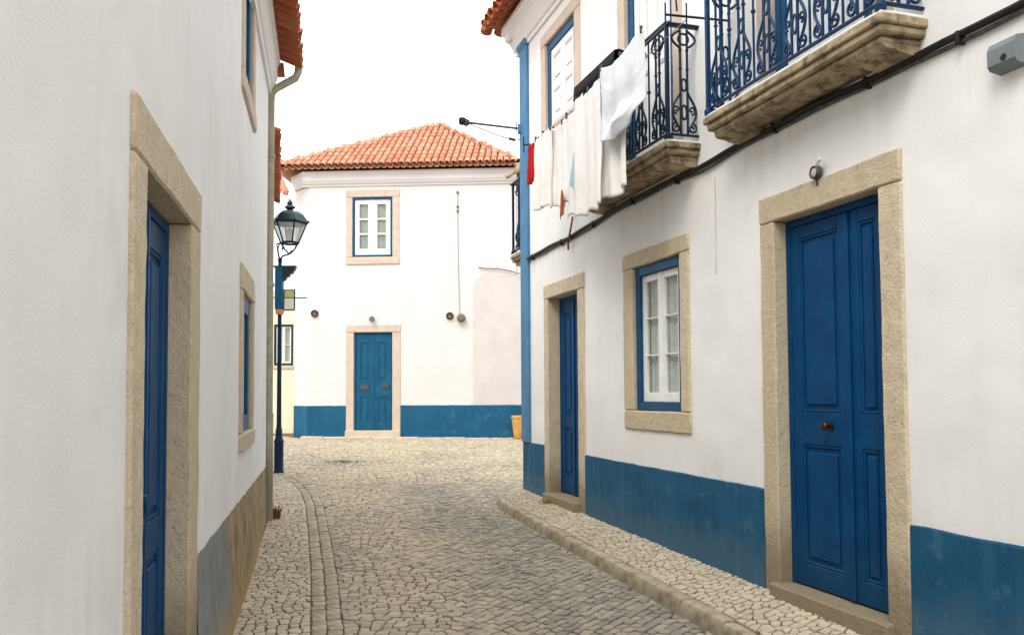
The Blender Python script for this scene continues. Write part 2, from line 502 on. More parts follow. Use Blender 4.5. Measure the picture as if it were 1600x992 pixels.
# ------------------------------------------------------------------ paving: cells grown from jittered lattices
def clip_half(poly, px, py, nx, ny):
    out = []
    n = len(poly)
    for i in range(n):
        ax, ay = poly[i]; bx, by = poly[(i + 1) % n]
        da = (ax - px) * nx + (ay - py) * ny; db = (bx - px) * nx + (by - py) * ny
        if da <= 0: out.append((ax, ay))
        if (da < 0 < db) or (db < 0 < da):
            t = da / (da - db); out.append((ax + (bx - ax) * t, ay + (by - ay) * t))
    return out

def inside(poly, x, y):
    c = False; n = len(poly); j = n - 1
    for i in range(n):
        xi, yi = poly[i]; xj, yj = poly[j]
        if (yi > y) != (yj > y) and x < (xj - xi) * (y - yi) / (yj - yi) + xi: c = not c
        j = i
    return c

def seg_dist(x, y, a, b):
    dx, dy = b[0] - a[0], b[1] - a[1]
    t = max(0, min(1, ((x - a[0]) * dx + (y - a[1]) * dy) / (dx * dx + dy * dy + 1e-12)))
    return math.hypot(x - a[0] - dx * t, y - a[1] - dy * t), t

def trim(poly, x, y, segs, h):
    for a, b in segs:
        d, t = seg_dist(x, y, a, b)
        if d < h:
            dx, dy = b[0] - a[0], b[1] - a[1]
            nx, ny = dy, -dx
            if (x - a[0]) * nx + (y - a[1]) * ny > 0: nx, ny = -nx, -ny
            if -.2 < ((x - a[0]) * dx + (y - a[1]) * dy) / (dx * dx + dy * dy) < 1.2:
                poly = clip_half(poly, a[0], a[1], nx, ny)
    return poly

def cells(points, region, size):
    """Voronoi cells of points, trimmed to the region's outline"""
    pts = [p for p in points if inside(region, *p)]
    h = size * 1.6
    grid = {}
    for i, (x, y) in enumerate(pts): grid.setdefault((int(x // h), int(y // h)), []).append(i)
    segs = [(region[i], region[(i + 1) % len(region)]) for i in range(len(region))]
    out = []
    for i, (x, y) in enumerate(pts):
        poly = [(x - h, y - h), (x + h, y - h), (x + h, y + h), (x - h, y + h)]
        gx, gy = int(x // h), int(y // h)
        nb = []
        for a in (-1, 0, 1):
            for b in (-1, 0, 1):
                for j in grid.get((gx + a, gy + b), ()):
                    if j != i:
                        q = pts[j]; nb.append(((q[0] - x) ** 2 + (q[1] - y) ** 2, q))
        nb.sort(key=lambda t: t[0])
        for d2, (qx, qy) in nb[:16]:
            if d2 < 1e-8: continue
            poly = clip_half(poly, (x + qx) / 2, (y + qy) / 2, qx - x, qy - y)
        poly = trim(poly, x, y, segs, h)
        if len(poly) > 2: out.append(((x, y), poly))
    return out

def courses(x0, x1, y0, y1, sx, sy, deg, rng, region, keep=None, seamline=None, wave=.03, seed=0):
    """stones laid in gently wavering courses"""
    c, s_ = math.cos(R_(deg)), math.sin(R_(deg))
    R = math.hypot(x1 - x0, y1 - y0) * .55
    mx, my = (x0 + x1) / 2, (y0 + y1) / 2
    segs = [(region[i], region[(i + 1) % len(region)]) for i in range(len(region))]
    def vb(u, j): return j * sy + wave * noise.noise(Vector((u * .8, j * sy * .9, seed))) + .010 * noise.noise(Vector((u * 7, j * 5.3, seed + 2)))
    out = []
    n = int(R / sy)
    for j in range(-n, n):
        u = -R + rng.random() * sx; t0 = 0
        while u < R:
            w = sx * rng.uniform(.72, 1.3); t1 = rng.uniform(-.012, .012)
            a = [(u - t0, vb(u, j)), (u + w - t1, vb(u + w, j)), (u + w + t1, vb(u + w, j + 1)), (u + t0, vb(u, j + 1))]
            u += w; t0 = t1
            x = mx + (a[0][0] + a[2][0]) / 2 * c - (a[0][1] + a[2][1]) / 2 * s_; y = my + (a[0][0] + a[2][0]) / 2 * s_ + (a[0][1] + a[2][1]) / 2 * c
            if not (x0 < x < x1 and y0 < y < y1) or (keep and not keep(x, y)) or not inside(region, x, y): continue
            poly = [(mx + p * c - q * s_, my + p * s_ + q * c) for p, q in a]
            poly = trim(poly, x, y, segs, .2)
            if seamline:
                for f, sg in seamline:
                    if abs(f(x, y)) < .15:
                        e = .01; gx = (f(x + e, y) - f(x - e, y)) / (2 * e); gy = (f(x, y + e) - f(x, y - e)) / (2 * e); v = f(x, y); q = gx * gx + gy * gy
                        poly = clip_half(poly, x - v * gx / q, y - v * gy / q, sg * gx, sg * gy)
            if len(poly) > 2: out.append(((x, y), poly))
    return out

def stone(poly, zf, rng, joint=.006, rise=.0, dome=.006, depth=.035):
    """one paving stone: rounded outline, worn top; returns verts, faces (36 or so triangles)"""
    n = len(poly)
    cx = sum(p[0] for p in poly) / n; cy = sum(p[1] for p in poly) / n
    A = .5 * abs(sum(poly[i][0] * poly[(i + 1) % n][1] - poly[(i + 1) % n][0] * poly[i][1] for i in range(n)))
    if A < .0008: return None
    # merge very short edges
    pl = [p for i, p in enumerate(poly) if math.hypot(p[0] - poly[i - 1][0], p[1] - poly[i - 1][1]) > .012]
    if len(pl) < 3: return None
    r = math.sqrt(A / math.pi)
    k = 1 - joint / r
    pl = [(cx + (x - cx) * k, cy + (y - cy) * k) for x, y in pl]
    n = len(pl)
    ring = []
    for i in range(n):
        (ax, ay), (bx, by) = pl[i], pl[(i + 1) % n]
        t = rng.uniform(.07, .15)
        ring.append((ax + (bx - ax) * t, ay + (by - ay) * t)); ring.append((ax + (bx - ax) * (1 - t), ay + (by - ay) * (1 - t)))
    if sum(ring[i][0] * ring[(i + 1) % len(ring)][1] - ring[(i + 1) % len(ring)][0] * ring[i][1] for i in range(len(ring))) < 0: ring.reverse()
    m = len(ring)
    tx, ty = rng.uniform(-.06, .06), rng.uniform(-.06, .06)
    dz = rng.uniform(-.004, .005) + rise
    V = []
    for x, y in ring: V.append((x, y, zf(x, y) - depth))
    for x, y in ring:
        V.append((cx + (x - cx) * .93, cy + (y - cy) * .93, zf(x, y) + dz - dome * .6 + tx * (x - cx) + ty * (y - cy)))
    V.append((cx, cy, zf(cx, cy) + dz + dome * .5))
    Fc = []
    for i in range(m):
        j = (i + 1) % m
        Fc.append((i, j, m + j, m + i)); Fc.append((m + i, m + j, 2 * m))
    return V, Fc, A

def smoothshade(me): me.polygons.foreach_set('use_smooth', [True] * len(me.polygons))

def lay(name, parent, cl, zf, tintf, mat, rng, joint, dome, limit=300, key=None, stuffname=None):
    """the pieces that show largest become parts, the rest one joined part"""
    items = []
    for (x, y), poly in cl:
        st = stone(poly, zf, rng, joint, 0, dome)
        if st: items.append((x, y, st, max(0., min(1., tintf(x, y, rng)))))
    def size(it):
        x, y, st, _ = it
        if y < 5.25 or not -.55 * y < x < .62 * y: return 0
        return st[2] / y ** 3
    items.sort(key=size, reverse=True)
    for x, y, (V, Fc, A), t in items[:limit]:
        m = MB(); z0 = zf(x, y)
        m.addm([(a - x, b - y, c - z0) for a, b, c in V], Fc); m.t = [t] * len(V)
        me = m.mesh(name, mat, False, fix=False)
        o = link(name, me, parent); o.location = (x, y, z0)
    rest = items[limit:]
    if rest:
        m = MB()
        for x, y, (V, Fc, A), t in rest:
            m.addm(V, Fc); m.t += [t] * len(V)
        o = m.build(stuffname, mat, parent, False, fix=False)
        tag(o, kind='stuff')

rng = random.Random(4)
# outlines (world x,y)
left_edge = [FL.w2(*p) for p in [(-8.2, -.80), (-6, -.79), (-4.2, -.775), (-2.6, -.757), (-1, -.71), (1, -.64), (2.1, -.556), (3.1, -.406), (3.7, -.26), (4.1, -.10), (4.4, .13), (4.55, .6), (4.6, 2.6)]]
kerb_line = [FR.w2(*p) for p in [(9.6, -.6), (6, -.59), (4, -.615), (2.6, -.625), (1.2, -.625), (.8, -.60), (.5, -.53), (.15, -.36), (-.2, -.08), (-.42, .25), (-.5, .8), (-.5, 4)]]
KW = .10                                     # kerb top width
def offset_line(line, d):                    # to the left of travel for d>0
    out = []
    for i, p in enumerate(line):
        a = line[max(0, i - 1)]; b = line[min(len(line) - 1, i + 1)]
        dx, dy = b[0] - a[0], b[1] - a[1]; L = math.hypot(dx, dy)
        out.append((p[0] - dy / L * d, p[1] + dx / L * d))
    return out
left_inner = offset_line(left_edge, .215)    # inside of the two rows of edging stones
kerb_inner = offset_line(kerb_line, -KW)

# ---- road
far_base = [FF.w2(5.2, -.16), FF.w2(-2.42, -.16), FF.w2(-2.95, .34), (-6.6, 21.6), (-9.5, 21.8)]
road_region = list(left_edge) + [(-9.5, 17.0)][:0] + [(-9.5, left_edge[-1][1] - .2)] + far_base[::-1] + [FR.w2(-.5, 4.0)] + kerb_line[::-1][1:]
road_z = lambda x, y: gz(y)
road = MB()
xs = np.linspace(-9.6, 6.0, 40); yy = np.linspace(2.2, 22.2, 50)
for j in range(len(yy)):
    for i in range(len(xs)): road.v.append((xs[i], yy[j], gz(yy[j]) - .02))
for j in range(len(yy) - 1):
    for i in range(len(xs) - 1):
        a = j * len(xs) + i; road.f.append((a, a + 1, a + len(xs) + 1, a + len(xs)))
road_o = tag(road.build('road', 'joint'), kind='structure')

def lattice(x0, x1, y0, y1, sx, sy, deg, jit, rng, test=None, cx=0, cy=8):
    c, s_ = math.cos(R_(deg)), math.sin(R_(deg))
    R = math.hypot(x1 - x0, y1 - y0) * .75
    mx, my = (x0 + x1) / 2, (y0 + y1) / 2
    out = []
    nj = int(R / sy)
    for j in range(-nj, nj + 1):
        off = rng.random() * sx
        ni = int(R / sx)
        for i in range(-ni, ni + 1):
            u = i * sx + off + rng.uniform(-jit, jit) * sx; v = j * sy + rng.uniform(-jit, jit) * sy
            x, y = mx + u * c - v * s_, my + u * s_ + v * c
            if x0 < x < x1 and y0 < y < y1 and (test is None or test(x, y)): out.append((x, y))
    return out

def road_axis(y): return -.55 - .26 * (y - 6)      # middle of the carriageway
def seam(x, y): return x - (road_axis(y) + .1 + .10 * math.sin(y * 2.1))
far_seam = lambda x, y: y - 13.2 - .25 * math.sin(x * 1.3)
cl = courses(-6.5, 3.2, 2.6, 13.6, .098, .074, -5, rng, road_region, lambda x, y: seam(x, y) < 0 and far_seam(x, y) < 0, None, .09, 1)
cl += courses(-6.5, 3.2, 2.6, 13.6, .112, .072, 56, rng, road_region, lambda x, y: seam(x, y) >= 0 and far_seam(x, y) < 0, None, .07, 5)
cl += courses(-9.6, 3.6, 12.8, 22, .12, .088, 12, rng, road_region, lambda x, y: far_seam(x, y) >= 0, None, .12, 9)
def resettle(cl, region, fs, size, zone):
    """where courses meet each other or the edge, fit the stones together"""
    segs = [(region[i], region[(i + 1) % len(region)]) for i in range(len(region))]
    lines = [sg for sg in segs]
    def dz(x, y):
        d = min(abs(f(x, y)) for f in fs)
        for a, b in lines: d = min(d, seg_dist(x, y, a, b)[0])
        return d
    D = [dz(*c[0]) for c in cl]
    near = [c[0] for c, d in zip(cl, D) if d < zone * 2.6]
    pts_ = []
    for p in near:
        if all((p[0] - q[0]) ** 2 + (p[1] - q[1]) ** 2 > (.3 * size) ** 2 for q in pts_[-60:]): pts_.append(p)
    keepset = {c[0] for c, d in zip(cl, D) if d < zone}
    return [c for c, d in zip(cl, D) if d >= zone] + [c for c in cells(pts_, region, size) if c[0] in keepset]
cl = resettle(cl, road_region, [seam, far_seam], .11, .085)
def road_tint(x, y, r):
    d = abs(x - road_axis(min(y, 13)) + .1)
    base = .14 + .50 * max(0, min(1, (d - .25) / .7))
    base *= 1 - .6 * max(0, min(1, (y - 9.5) / 4))
    return base + r.uniform(-.25, .35) + .4 * noise.noise(Vector((x * .7, y * .7, 3)))
lay('cobblestone', road_o, cl, road_z, road_tint, 'cobble', rng, .0038, .005, 300, stuffname='cobblestones')

# ---- left pavement
wall_line = [FL.w2(-8.2, -.02), FL.w2(.05, -.02), FL.w2(.06, .22), FS.w2(0, -.02), FS.w2(4.0, -.02), FS.w2(4.0, 2.5)]
lp_region = list(left_inner) + wall_line[::-1]
lp = MB()
def strip_surface(mb, A, B, zf, n=60):
    def samp(line, t):
        L = [0]
        for i in range(1, len(line)): L.append(L[-1] + math.dist(line[i - 1], line[i]))
        d = t * L[-1]
        for i in range(1, len(line)):
            if d <= L[i] + 1e-9:
                k = (d - L[i - 1]) / max(L[i] - L[i - 1], 1e-9)
                return (line[i - 1][0] + (line[i][0] - line[i - 1][0]) * k, line[i - 1][1] + (line[i][1] - line[i - 1][1]) * k)
        return line[-1]
    for i in range(n + 1):
        for L in (A, B):
            x, y = samp(L, i / n); mb.v.append((x, y, zf(x, y)))
    for i in range(n): mb.f.append((2 * i, 2 * i + 1, 2 * i + 3, 2 * i + 2))
def lp_z(x, y): return gz(y) + .022
strip_surface(lp, left_edge, wall_line, lambda x, y: gz(y) + .013)
lp_o = tag(lp.build('pavement', 'joint'), 'narrow limestone pavement along the house with the downpipe', kind='structure')
pts = lattice(-6.5, 1, 1.5, 16, .078, .070, 12, .25, rng)
def lp_tint(x, y, r): return .22 + r.uniform(-.25, .35) + .3 * noise.noise(Vector((x * 1.7, y * 1.7, 9)))
lay('paving_stone', lp_o, cells(pts, lp_region, .085), lp_z, lp_tint, 'calcada', rng, .0042, .005, 300, stuffname='paving_stones')
# two rows of edging stones
def edging(parent, line, offs, zf, lo, hi, rng, name, mat):
    for d0, d1 in offs:
        A = offset_line(line, d0); B = offset_line(line, d1)
        n = len(line)
        L = [0]
        for i in range(1, n): L.append(L[-1] + math.dist(line[i - 1], line[i]))
        def at(ln, d):
            for i in range(1, n):
                if d <= L[i] + 1e-9:
                    k = (d - L[i - 1]) / (L[i] - L[i - 1]); return (ln[i - 1][0] + (ln[i][0] - ln[i - 1][0]) * k, ln[i - 1][1] + (ln[i][1] - ln[i - 1][1]) * k)
            return ln[-1]
        d = 0
        while d < L[-1] - .03:
            l = rng.uniform(lo, hi)
            e = min(d + l, L[-1])
            def jit(p): return (p[0] + rng.uniform(-.007, .007), p[1] + rng.uniform(-.007, .007))
            poly = [jit(at(A, d)), jit(at(A, e)), jit(at(B, e)), jit(at(B, d))]
            st = stone(poly, zf, rng, .0035, 0, .005)
            if st:
                V, Fc, _ = st
                x, y = poly[0]; z0 = zf(x, y)
                m = MB(); m.addm([(a - x, b - y, c - z0) for a, b, c in V], Fc); m.t = [max(0, min(1, .2 + rng.uniform(-.3, .45)))] * len(V)
                o = link(name, m.mesh(name, mat, False, fix=True), parent); o.location = (x, y, z0)
            d = e
edging(lp_o, left_edge, [(.0, .107), (.107, .213)], lambda x, y: gz(y) + .022, .10, .15, rng, 'edging_stone', 'kerb')

# ---- right pavement with raised kerb
rp = MB()
wall_r = [FR.w2(9.6, .02), FR.w2(.02, .02), FR.w2(.02, 4)]
def rp_z(x, y):
    lx, ly = FR.loc(x, y)
    return right_pave(max(lx, -.6), max(0, -ly)) if lx > 0 else right_pave(0, .3) + .02 * lx
strip_surface(rp, kerb_inner, wall_r, lambda x, y: rp_z(x, y) - .018)
rp_o = tag(rp.build('pavement', 'joint'), 'raised limestone pavement with kerb beside the blue dado', kind='structure')
rp_region = list(kerb_inner) + wall_r[::-1]
pts = lattice(-2, 4, 1.5, 16.5, .074, .067, 30, .28, rng)
def rp_tint(x, y, r): return .12 + r.uniform(-.2, .35) + .3 * noise.noise(Vector((x * 1.7, y * 1.7, 5)))
lay('paving_stone', rp_o, cells(pts, rp_region, .082), rp_z, rp_tint, 'calcada', rng, .0038, .004, 300, stuffname='paving_stones')
# kerb stones: deep blocks with rounded noses
def kerb_stone(parent, line, d, e, rng):
    n = len(line); L = [0]
    for i in range(1, n): L.append(L[-1] + math.dist(line[i - 1], line[i]))
    inn = offset_line(line, -KW)
    def at(ln, q):
        q = min(q, L[-1])
        for i in range(1, n):
            if q <= L[i] + 1e-9:
                k = (q - L[i - 1]) / (L[i] - L[i - 1]); return Vector((ln[i - 1][0] + (ln[i][0] - ln[i - 1][0]) * k, ln[i - 1][1] + (ln[i][1] - ln[i - 1][1]) * k))
        return Vector(ln[-1])
    m = MB(); k = max(2, int((e - d) / .06))
    rows = []
    dz = rng.uniform(-.006, .006)
    x0 = at(line, d)
    base = gz(x0.y)
    for i in range(k + 1):
        q = d + .007 + (e - d - .014) * i / k
        o, p = at(line, q), at(inn, q)
        top = rp_z(*((o + p) / 2)) + dz
        g0 = gz(o.y)
        sh = 1 if 0 < i < k else .985
        prof = [(o, g0 - .05), (o + (o - p) * .03, g0 + .03), (o + (p - o) * .01, top - .03), (o + (p - o) * .10, top - .009), (o + (p - o) * .25, top - .001), (o + (p - o) * .75, top), (p, top - .006), (p, top - .08)]
        row = []
        for v, z in prof:
            if z > top - .05 and sh < 1: z -= .006
            nv = noise.noise_vector(Vector((v.x * 8, v.y * 8, z * 8))) * .010
            row.append((v.x + nv.x - x0.x, v.y + nv.y - x0.y, z + nv.z * .7 - base))
        rows.append(row)
    c = len(rows[0])
    for row in rows: m.v.extend(row)
    for i in range(k):
        for j in range(c - 1):
            a = i * c + j; m.f.append((a, a + 1, a + c + 1, a + c))
    m.f.append(tuple(range(c))); m.f.append(tuple(k * c + j for j in range(c))[::-1])
    m.t = [max(0, min(1, rng.uniform(.1, .7)))] * len(m.v)
    ob = link('kerb_stone', m.mesh('kerb_stone', 'kerb', True), parent)
    ob.location = (x0.x, x0.y, base)
LK = sum(math.dist(kerb_line[i - 1], kerb_line[i]) for i in range(1, len(kerb_line)))
d = 0
while d < LK - .1:
    l = rng.uniform(.34, .62)
    if 8 < d < 11: l = rng.uniform(.3, .4)
    kerb_stone(rp_o, kerb_line, d, min(d + l, LK), rng)
    d += l

# ------------------------------------------------------------------ building pieces
def wall_mesh(x0, x1, z0, z1, holes, th=.42, step=0.6):
    """plaster wall with real openings"""
    m = MB()
    X = sorted({x0, x1, *[h[0] for h in holes], *[h[1] for h in holes]}); Z = sorted({z0, z1, *[h[2] for h in holes], *[h[3] for h in holes]})
    for i in range(len(X) - 1):
        for k in range(len(Z) - 1):
            cx, cz = (X[i] + X[i + 1]) / 2, (Z[k] + Z[k + 1]) / 2
            if any(h[0] < cx < h[1] and h[2] < cz < h[3] for h in holes): continue
            a, b, c, d_ = X[i], X[i + 1], Z[k], Z[k + 1]
            m.quad((a, 0, c), (b, 0, c), (b, 0, d_), (a, 0, d_))
            m.quad((a, th, c), (a, th, d_), (b, th, d_), (b, th, c))
    for a, b, c, d_ in holes:
        m.quad((a, 0, c), (a, 0, d_), (a, th, d_), (a, th, c)); m.quad((b, 0, c), (b, th, c), (b, th, d_), (b, 0, d_))
        m.quad((a, 0, d_), (b, 0, d_), (b, th, d_), (a, th, d_)); m.quad((a, 0, c), (a, th, c), (b, th, c), (b, 0, c))
    m.quad((x0, 0, z0), (x0, 0, z1), (x0, th, z1), (x0, th, z0)); m.quad((x1, 0, z0), (x1, th, z0), (x1, th, z1), (x1, 0, z1))
    m.quad((x0, 0, z1), (x1, 0, z1), (x1, th, z1), (x0, th, z1)); m.quad((x0, 0, z0), (x0, th, z0), (x1, th, z0), (x1, 0, z0))
    return m

def surround(h, o, ox, iz0, oz0, oz1, deep, mat, proud=.018, sill=None, seed=0, amp=.004, step=.07):
    """stone dressing: opening (ox0,ox1,top), outer (..)"""
    (i0, i1), iz1 = ox
    o0, o1 = o
    e = .003
    MB().rough(o0, i0, -proud, deep, oz0, iz1, .01, step, amp, seed).build('jamb', mat, h, True)
    MB().rough(i1, o1, -proud, deep, oz0, iz1, .01, step, amp, seed + 1).build('jamb', mat, h, True)
    MB().rough(o0 - .004, o1 + .004, -proud - .002, deep, iz1 + e, oz1, .01, step, amp, seed + 2).build('lintel', mat, h, True)
    if sill:
        s0, s1, sp = sill
        MB().rough(o0 - .004, o1 + .004, -sp, deep + .02, s0, s1, .012, step, amp, seed + 3).build('sill', mat, h, True)

def door_leaf(m, x0, x1, z0, z1, y, panels, st=.095, th=.045):
    """framed leaf; panels = [(z0,z1)] fields with raised centres"""
    m.box(x0, x1, y, y + th, z0, z1, .003)
    f = y - .016
    m.box(x0, x0 + st, f, y + .004, z0, z1, .005); m.box(x1 - st, x1, f, y + .004, z0, z1, .005)
    edges = [z0] + [v for p in panels for v in p] + [z1]
    for i in range(0, len(edges), 2):
        if edges[i + 1] - edges[i] > .01: m.box(x0 + st - .002, x1 - st + .002, f + .001, y + .004, edges[i], edges[i + 1], .005)
    for a, b in panels:
        # moulding round the field, then the raised field
        p, q = x0 + st, x1 - st
        w = .02
        m.box(p, q, y - .012, y + .003, a, a + w, .006); m.box(p, q, y - .012, y + .003, b - w, b, .006)
        m.box(p, p + w, y - .012, y + .003, a, b, .006); m.box(q - w, q, y - .012, y + .003, a, b, .006)
        g_ = .05 if q - p > .2 else .035
        m.box(p + g_, q - g_, y - .014, y + .003, a + g_, b - g_, .012)

def double_door(h, x0, x1, z0, z1, y, panels, mat, fr=.05, knob=None, split=.5, plates=(), label=None):
    m = MB()
    m.box(x0, x0 + fr, y - .02, y + .08, z0, z1, .004); m.box(x1 - fr, x1, y - .02, y + .08, z0, z1, .004)
    m.box(x0 + fr - .001, x1 - fr + .001, y - .021, y + .08, z1 - fr, z1, .004)
    d = m.build('door', mat, h)
    if label: d['label'] = label
    a, b = x0 + fr + .004, x1 - fr - .004
    c = a + (b - a) * split
    for l0, l1 in ((a, c - .003), (c + .003, b)):
        lm = MB(); door_leaf(lm, l0, l1, z0 + .012, z1 - fr - .004, y, panels)
        lm.build('leaf', mat, d)
    MB().box(c - .022, c + .022, y - .034, y - .015, z0 + .014, z1 - fr - .006, .008).build('meeting_bead', mat, d)
    if knob:
        kx, kz = knob
        MB().lathe([(.03, 0), (.03, .006), (.012, .01), (.012, .03), (.026, .04), (.03, .055), (.022, .068), (.006, .072)], 14, (kx, y - .016, kz), 'y').build('door_knob', 'brass', d, True)
    for px, pz, w, hh in plates:
        pm = MB(); pm.box(px - w / 2, px + w / 2, y - .03, y - .014, pz - hh / 2, pz + hh / 2, .004); pm.box(px - w * .38, px + w * .38, y - .036, y - .028, pz - hh * .2, pz + hh * .2, .003)
        pm.build('letter_plate', 'grey_iron', d)
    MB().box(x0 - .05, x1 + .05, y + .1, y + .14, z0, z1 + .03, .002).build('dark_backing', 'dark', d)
    return d

def window(h, x0, x1, z0, z1, y, rows, frame_mat, fr=.06, cas=.055, bottom_fr=None, curtain=True, mw=.022, deep=.1, cmat='curtain'):
    bf = bottom_fr or fr
    m = MB()
    m.box(x0, x0 + fr, y - .03, y + deep, z0, z1, .004); m.box(x1 - fr, x1, y - .03, y + deep, z0, z1, .004)
    m.box(x0 + fr - .001, x1 - fr + .001, y - .032, y + deep, z1 - fr, z1, .004); m.box(x0 + fr - .001, x1 - fr + .001, y - .032, y + deep, z0, z0 + bf, .004)
    w = m.build('window', frame_mat, h)
    a, b, c0, c1 = x0 + fr + .003, x1 - fr - .003, z0 + bf + .003, z1 - fr - .003
    mid = (a + b) / 2
    for p, q in ((a, mid - .002), (mid + .002, b)):
        cm = MB()
        cm.box(p, p + cas, y, y + .045, c0, c1, .004); cm.box(q - cas, q, y, y + .045, c0, c1, .004)
        cm.box(p + cas - .001, q - cas + .001, y + .001, y + .045, c1 - cas, c1, .004); cm.box(p + cas - .001, q - cas + .001, y + .001, y + .045, c0, c0 + cas * 1.35, .004)
        g0, g1 = c0 + cas * 1.35, c1 - cas
        for r in range(1, rows):
            zz = g0 + (g1 - g0) * r / rows
            cm.box(p + cas - .001, q - cas + .001, y + .006, y + .04, zz - mw / 2, zz + mw / 2, .003)
        cm.build('casement', 'white', w)
        for r in range(rows):
            za, zb = g0 + (g1 - g0) * r / rows, g0 + (g1 - g0) * (r + 1) / rows
            MB().box(p + cas - .004, q - cas + .004, y + .022, y + .026, za + .004, zb - .004, .0005).build('pane', 'glass', w)
    MB().box(mid - .02, mid + .02, y - .012, y + .01, c0, c1, .006).build('meeting_bead', 'white', w)
    if curtain:
        cu = MB(); nn = 80
        for i in range(nn + 1):
            x = a + (b - a) * i / nn
            yy_ = y + .056 + .006 * math.sin(i * .62) + .004 * math.sin(i * .23)
            cu.v.append((x, yy_, c0)); cu.v.append((x, yy_, c1))
        cu.f = [(2 * i, 2 * i + 2, 2 * i + 3, 2 * i + 1) for i in range(nn)]
        cu.build('curtain', cmat, w, True)
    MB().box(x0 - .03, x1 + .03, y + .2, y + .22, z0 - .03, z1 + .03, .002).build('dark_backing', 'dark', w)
    return w

# barrel tiles
def tile_mesh(r0=.088, r1=.076, L=.44, th=.011, seg=6):
    m = MB()
    for y, r in ((0, r0), (L, r1)):
        for rr in (r, r - th):
            for k in range(seg + 1):
                an = math.pi * k / seg
                m.v.append((rr * math.cos(an), y, rr * math.sin(an) * .85))
    n = seg + 1
    for k in range(seg):
        m.f.append((k, k + 1, 2 * n + k + 1, 2 * n + k)); m.f.append((n + k, 3 * n + k, 3 * n + k + 1, n + k + 1))
        m.f.append((k, n + k, n + k + 1, k + 1)); m.f.append((2 * n + k, 2 * n + k + 1, 3 * n + k + 1, 3 * n + k))
    m.f.append((0, 2 * n, 3 * n, n)); m.f.append((seg, n + seg, 3 * n + seg, 2 * n + seg))
    return m
TM = {k: tile_mesh().mesh('roof_tile', k, True) for k in ('tile', 'tile_dark')}

def tile_slope(parent, o, e, s, test, na, nb, mat, rng, pa=.2, pb=.345, part_rows=99, chan_parts=1, a0=0., sc=1.):
    """rows of barrel tiles on the slope through o spanned by e (along the eave) and s (up the slope)"""
    e = Vector(e).normalized(); s = Vector(s).normalized(); nrm = e.cross(s)
    ch = MB(); tm = tile_mesh()
    for b in range(nb):
        for a in range(na):
            for cov in (1, 0):
                aa = a0 + a * pa + (pa / 2 if cov else 0); bb = b * pb + rng.uniform(-.012, .012)
                if not test(aa, bb + .1): continue
                p = Vector(o) + e * aa + s * (bb - (0 if cov else .03)) + nrm * ((.055 if cov else .03) + .003 * rng.uniform(-1, 1))
                ee = (e + s * rng.uniform(-.025, .025)).normalized(); ss = nrm.cross(ee)
                nn = nrm
                lift = .022
                ss2 = (ss - nn * lift).normalized(); nn2 = ee.cross(ss2)
                if not cov: ee2, nn2 = -ee, -nn2
                else: ee2 = ee
                M = Matrix.Identity(4)
                for i in range(3): M[i][0], M[i][1], M[i][2], M[i][3] = ee2[i], ss2[i], nn2[i], p[i]
                if sc != 1: M = M @ Matrix.Diagonal((sc, 1, sc, 1))
                if b < part_rows and (cov or b < chan_parts):
                    link('roof_tile', TM[mat], parent, M)
                else:
                    ch.addm([tuple(M @ Vector(v)) for v in tm.v], tm.f)
    if ch.v: tag(ch.build('channel_tiles', mat, parent, True, fix=False), kind='stuff')

def hip_tiles(parent, p0, p1, mat, rng):
    p0, p1 = Vector(p0), Vector(p1)
    s = (p1 - p0); n = int(s.length / .36 - .8); s = s.normalized()
    e = s.cross(Vector((0, 0, 1))).normalized(); nn = e.cross(s)
    for i in range(n):
        p = p0 + s * (i * .36) + nn * .05
        ss = (s - nn * .05).normalized(); n2 = e.cross(ss)
        M = Matrix.Identity(4)
        for k in range(3): M[k][0], M[k][1], M[k][2], M[k][3] = e[k] * 1.2, ss[k], n2[k] * 1.2, p[k]
        link('hip_tile', TM[mat], parent, M)

# ------------------------------------------------------------------ the house on the right
RH = tag(empty('town_house', FR.o, FR.a), 'white two-storey house with two iron balconies, three stone-framed openings and light blue corner strip', 'house')
XE = 13.5
doors = dict(small=(1.03, 2.06, .33, 2.81), big=(5.89, 6.95, .2, 2.842))
holes_o = [(.89, 2.25, .2, 2.99), (3.32, 4.64, 1.285, 2.993), (5.718, 7.132, .1, 3.033), (.83, 2.2, 4.78, 6.22), (3.24, 4.58, 3.6, 6.2), (5.73, 7.1, 3.6, 6.2)]
def shr(h): return (h[0] + .01, h[1] - .01, h[2] + (.01 if h[2] > .5 else 0), h[3] - .01)
wall_mesh(0, XE, -.3, 6.8, [shr(h) for h in holes_o]).build('wall', 'plaster', RH)
em = MB()       # end and back walls
em.box(.0, .42, .421, 8, -.3, 6.8, .002); em.box(.0, XE, 8.001, 8.3, -.3, 6.8, .002); em.box(XE - .3, XE, .422, 8, -.3, 6.8, .002)
em.build('side_walls', 'plaster', RH)
# small door
surround(RH, (.885, 2.25), ((1.035, 2.055), 2.812), 0, .28, 2.99, .3, 'stone', seed=3)
double_door(RH, 1.04, 2.05, .40, 2.806, .16, [(.62, 1.22), (1.36, 2.62)], 'door', plates=[(1.83, 1.29, .12, .06)], label='narrow blue panelled door near the house corner')
MB().rough(1.0, 2.10, -.09, .2, .28, .40, .012, .07, .004, 9).build('threshold', 'stone', RH, True)
# window
surround(RH, (3.316, 4.65), ((3.53, 4.49), 2.842), 0, 1.468, 2.995, .26, 'stone', sill=(1.28, 1.465, .02), seed=12)
window(RH, 3.535, 4.485, 1.47, 2.838, .05, 3, 'frame', fr=.085, bottom_fr=.075, cas=.065, mw=.013)
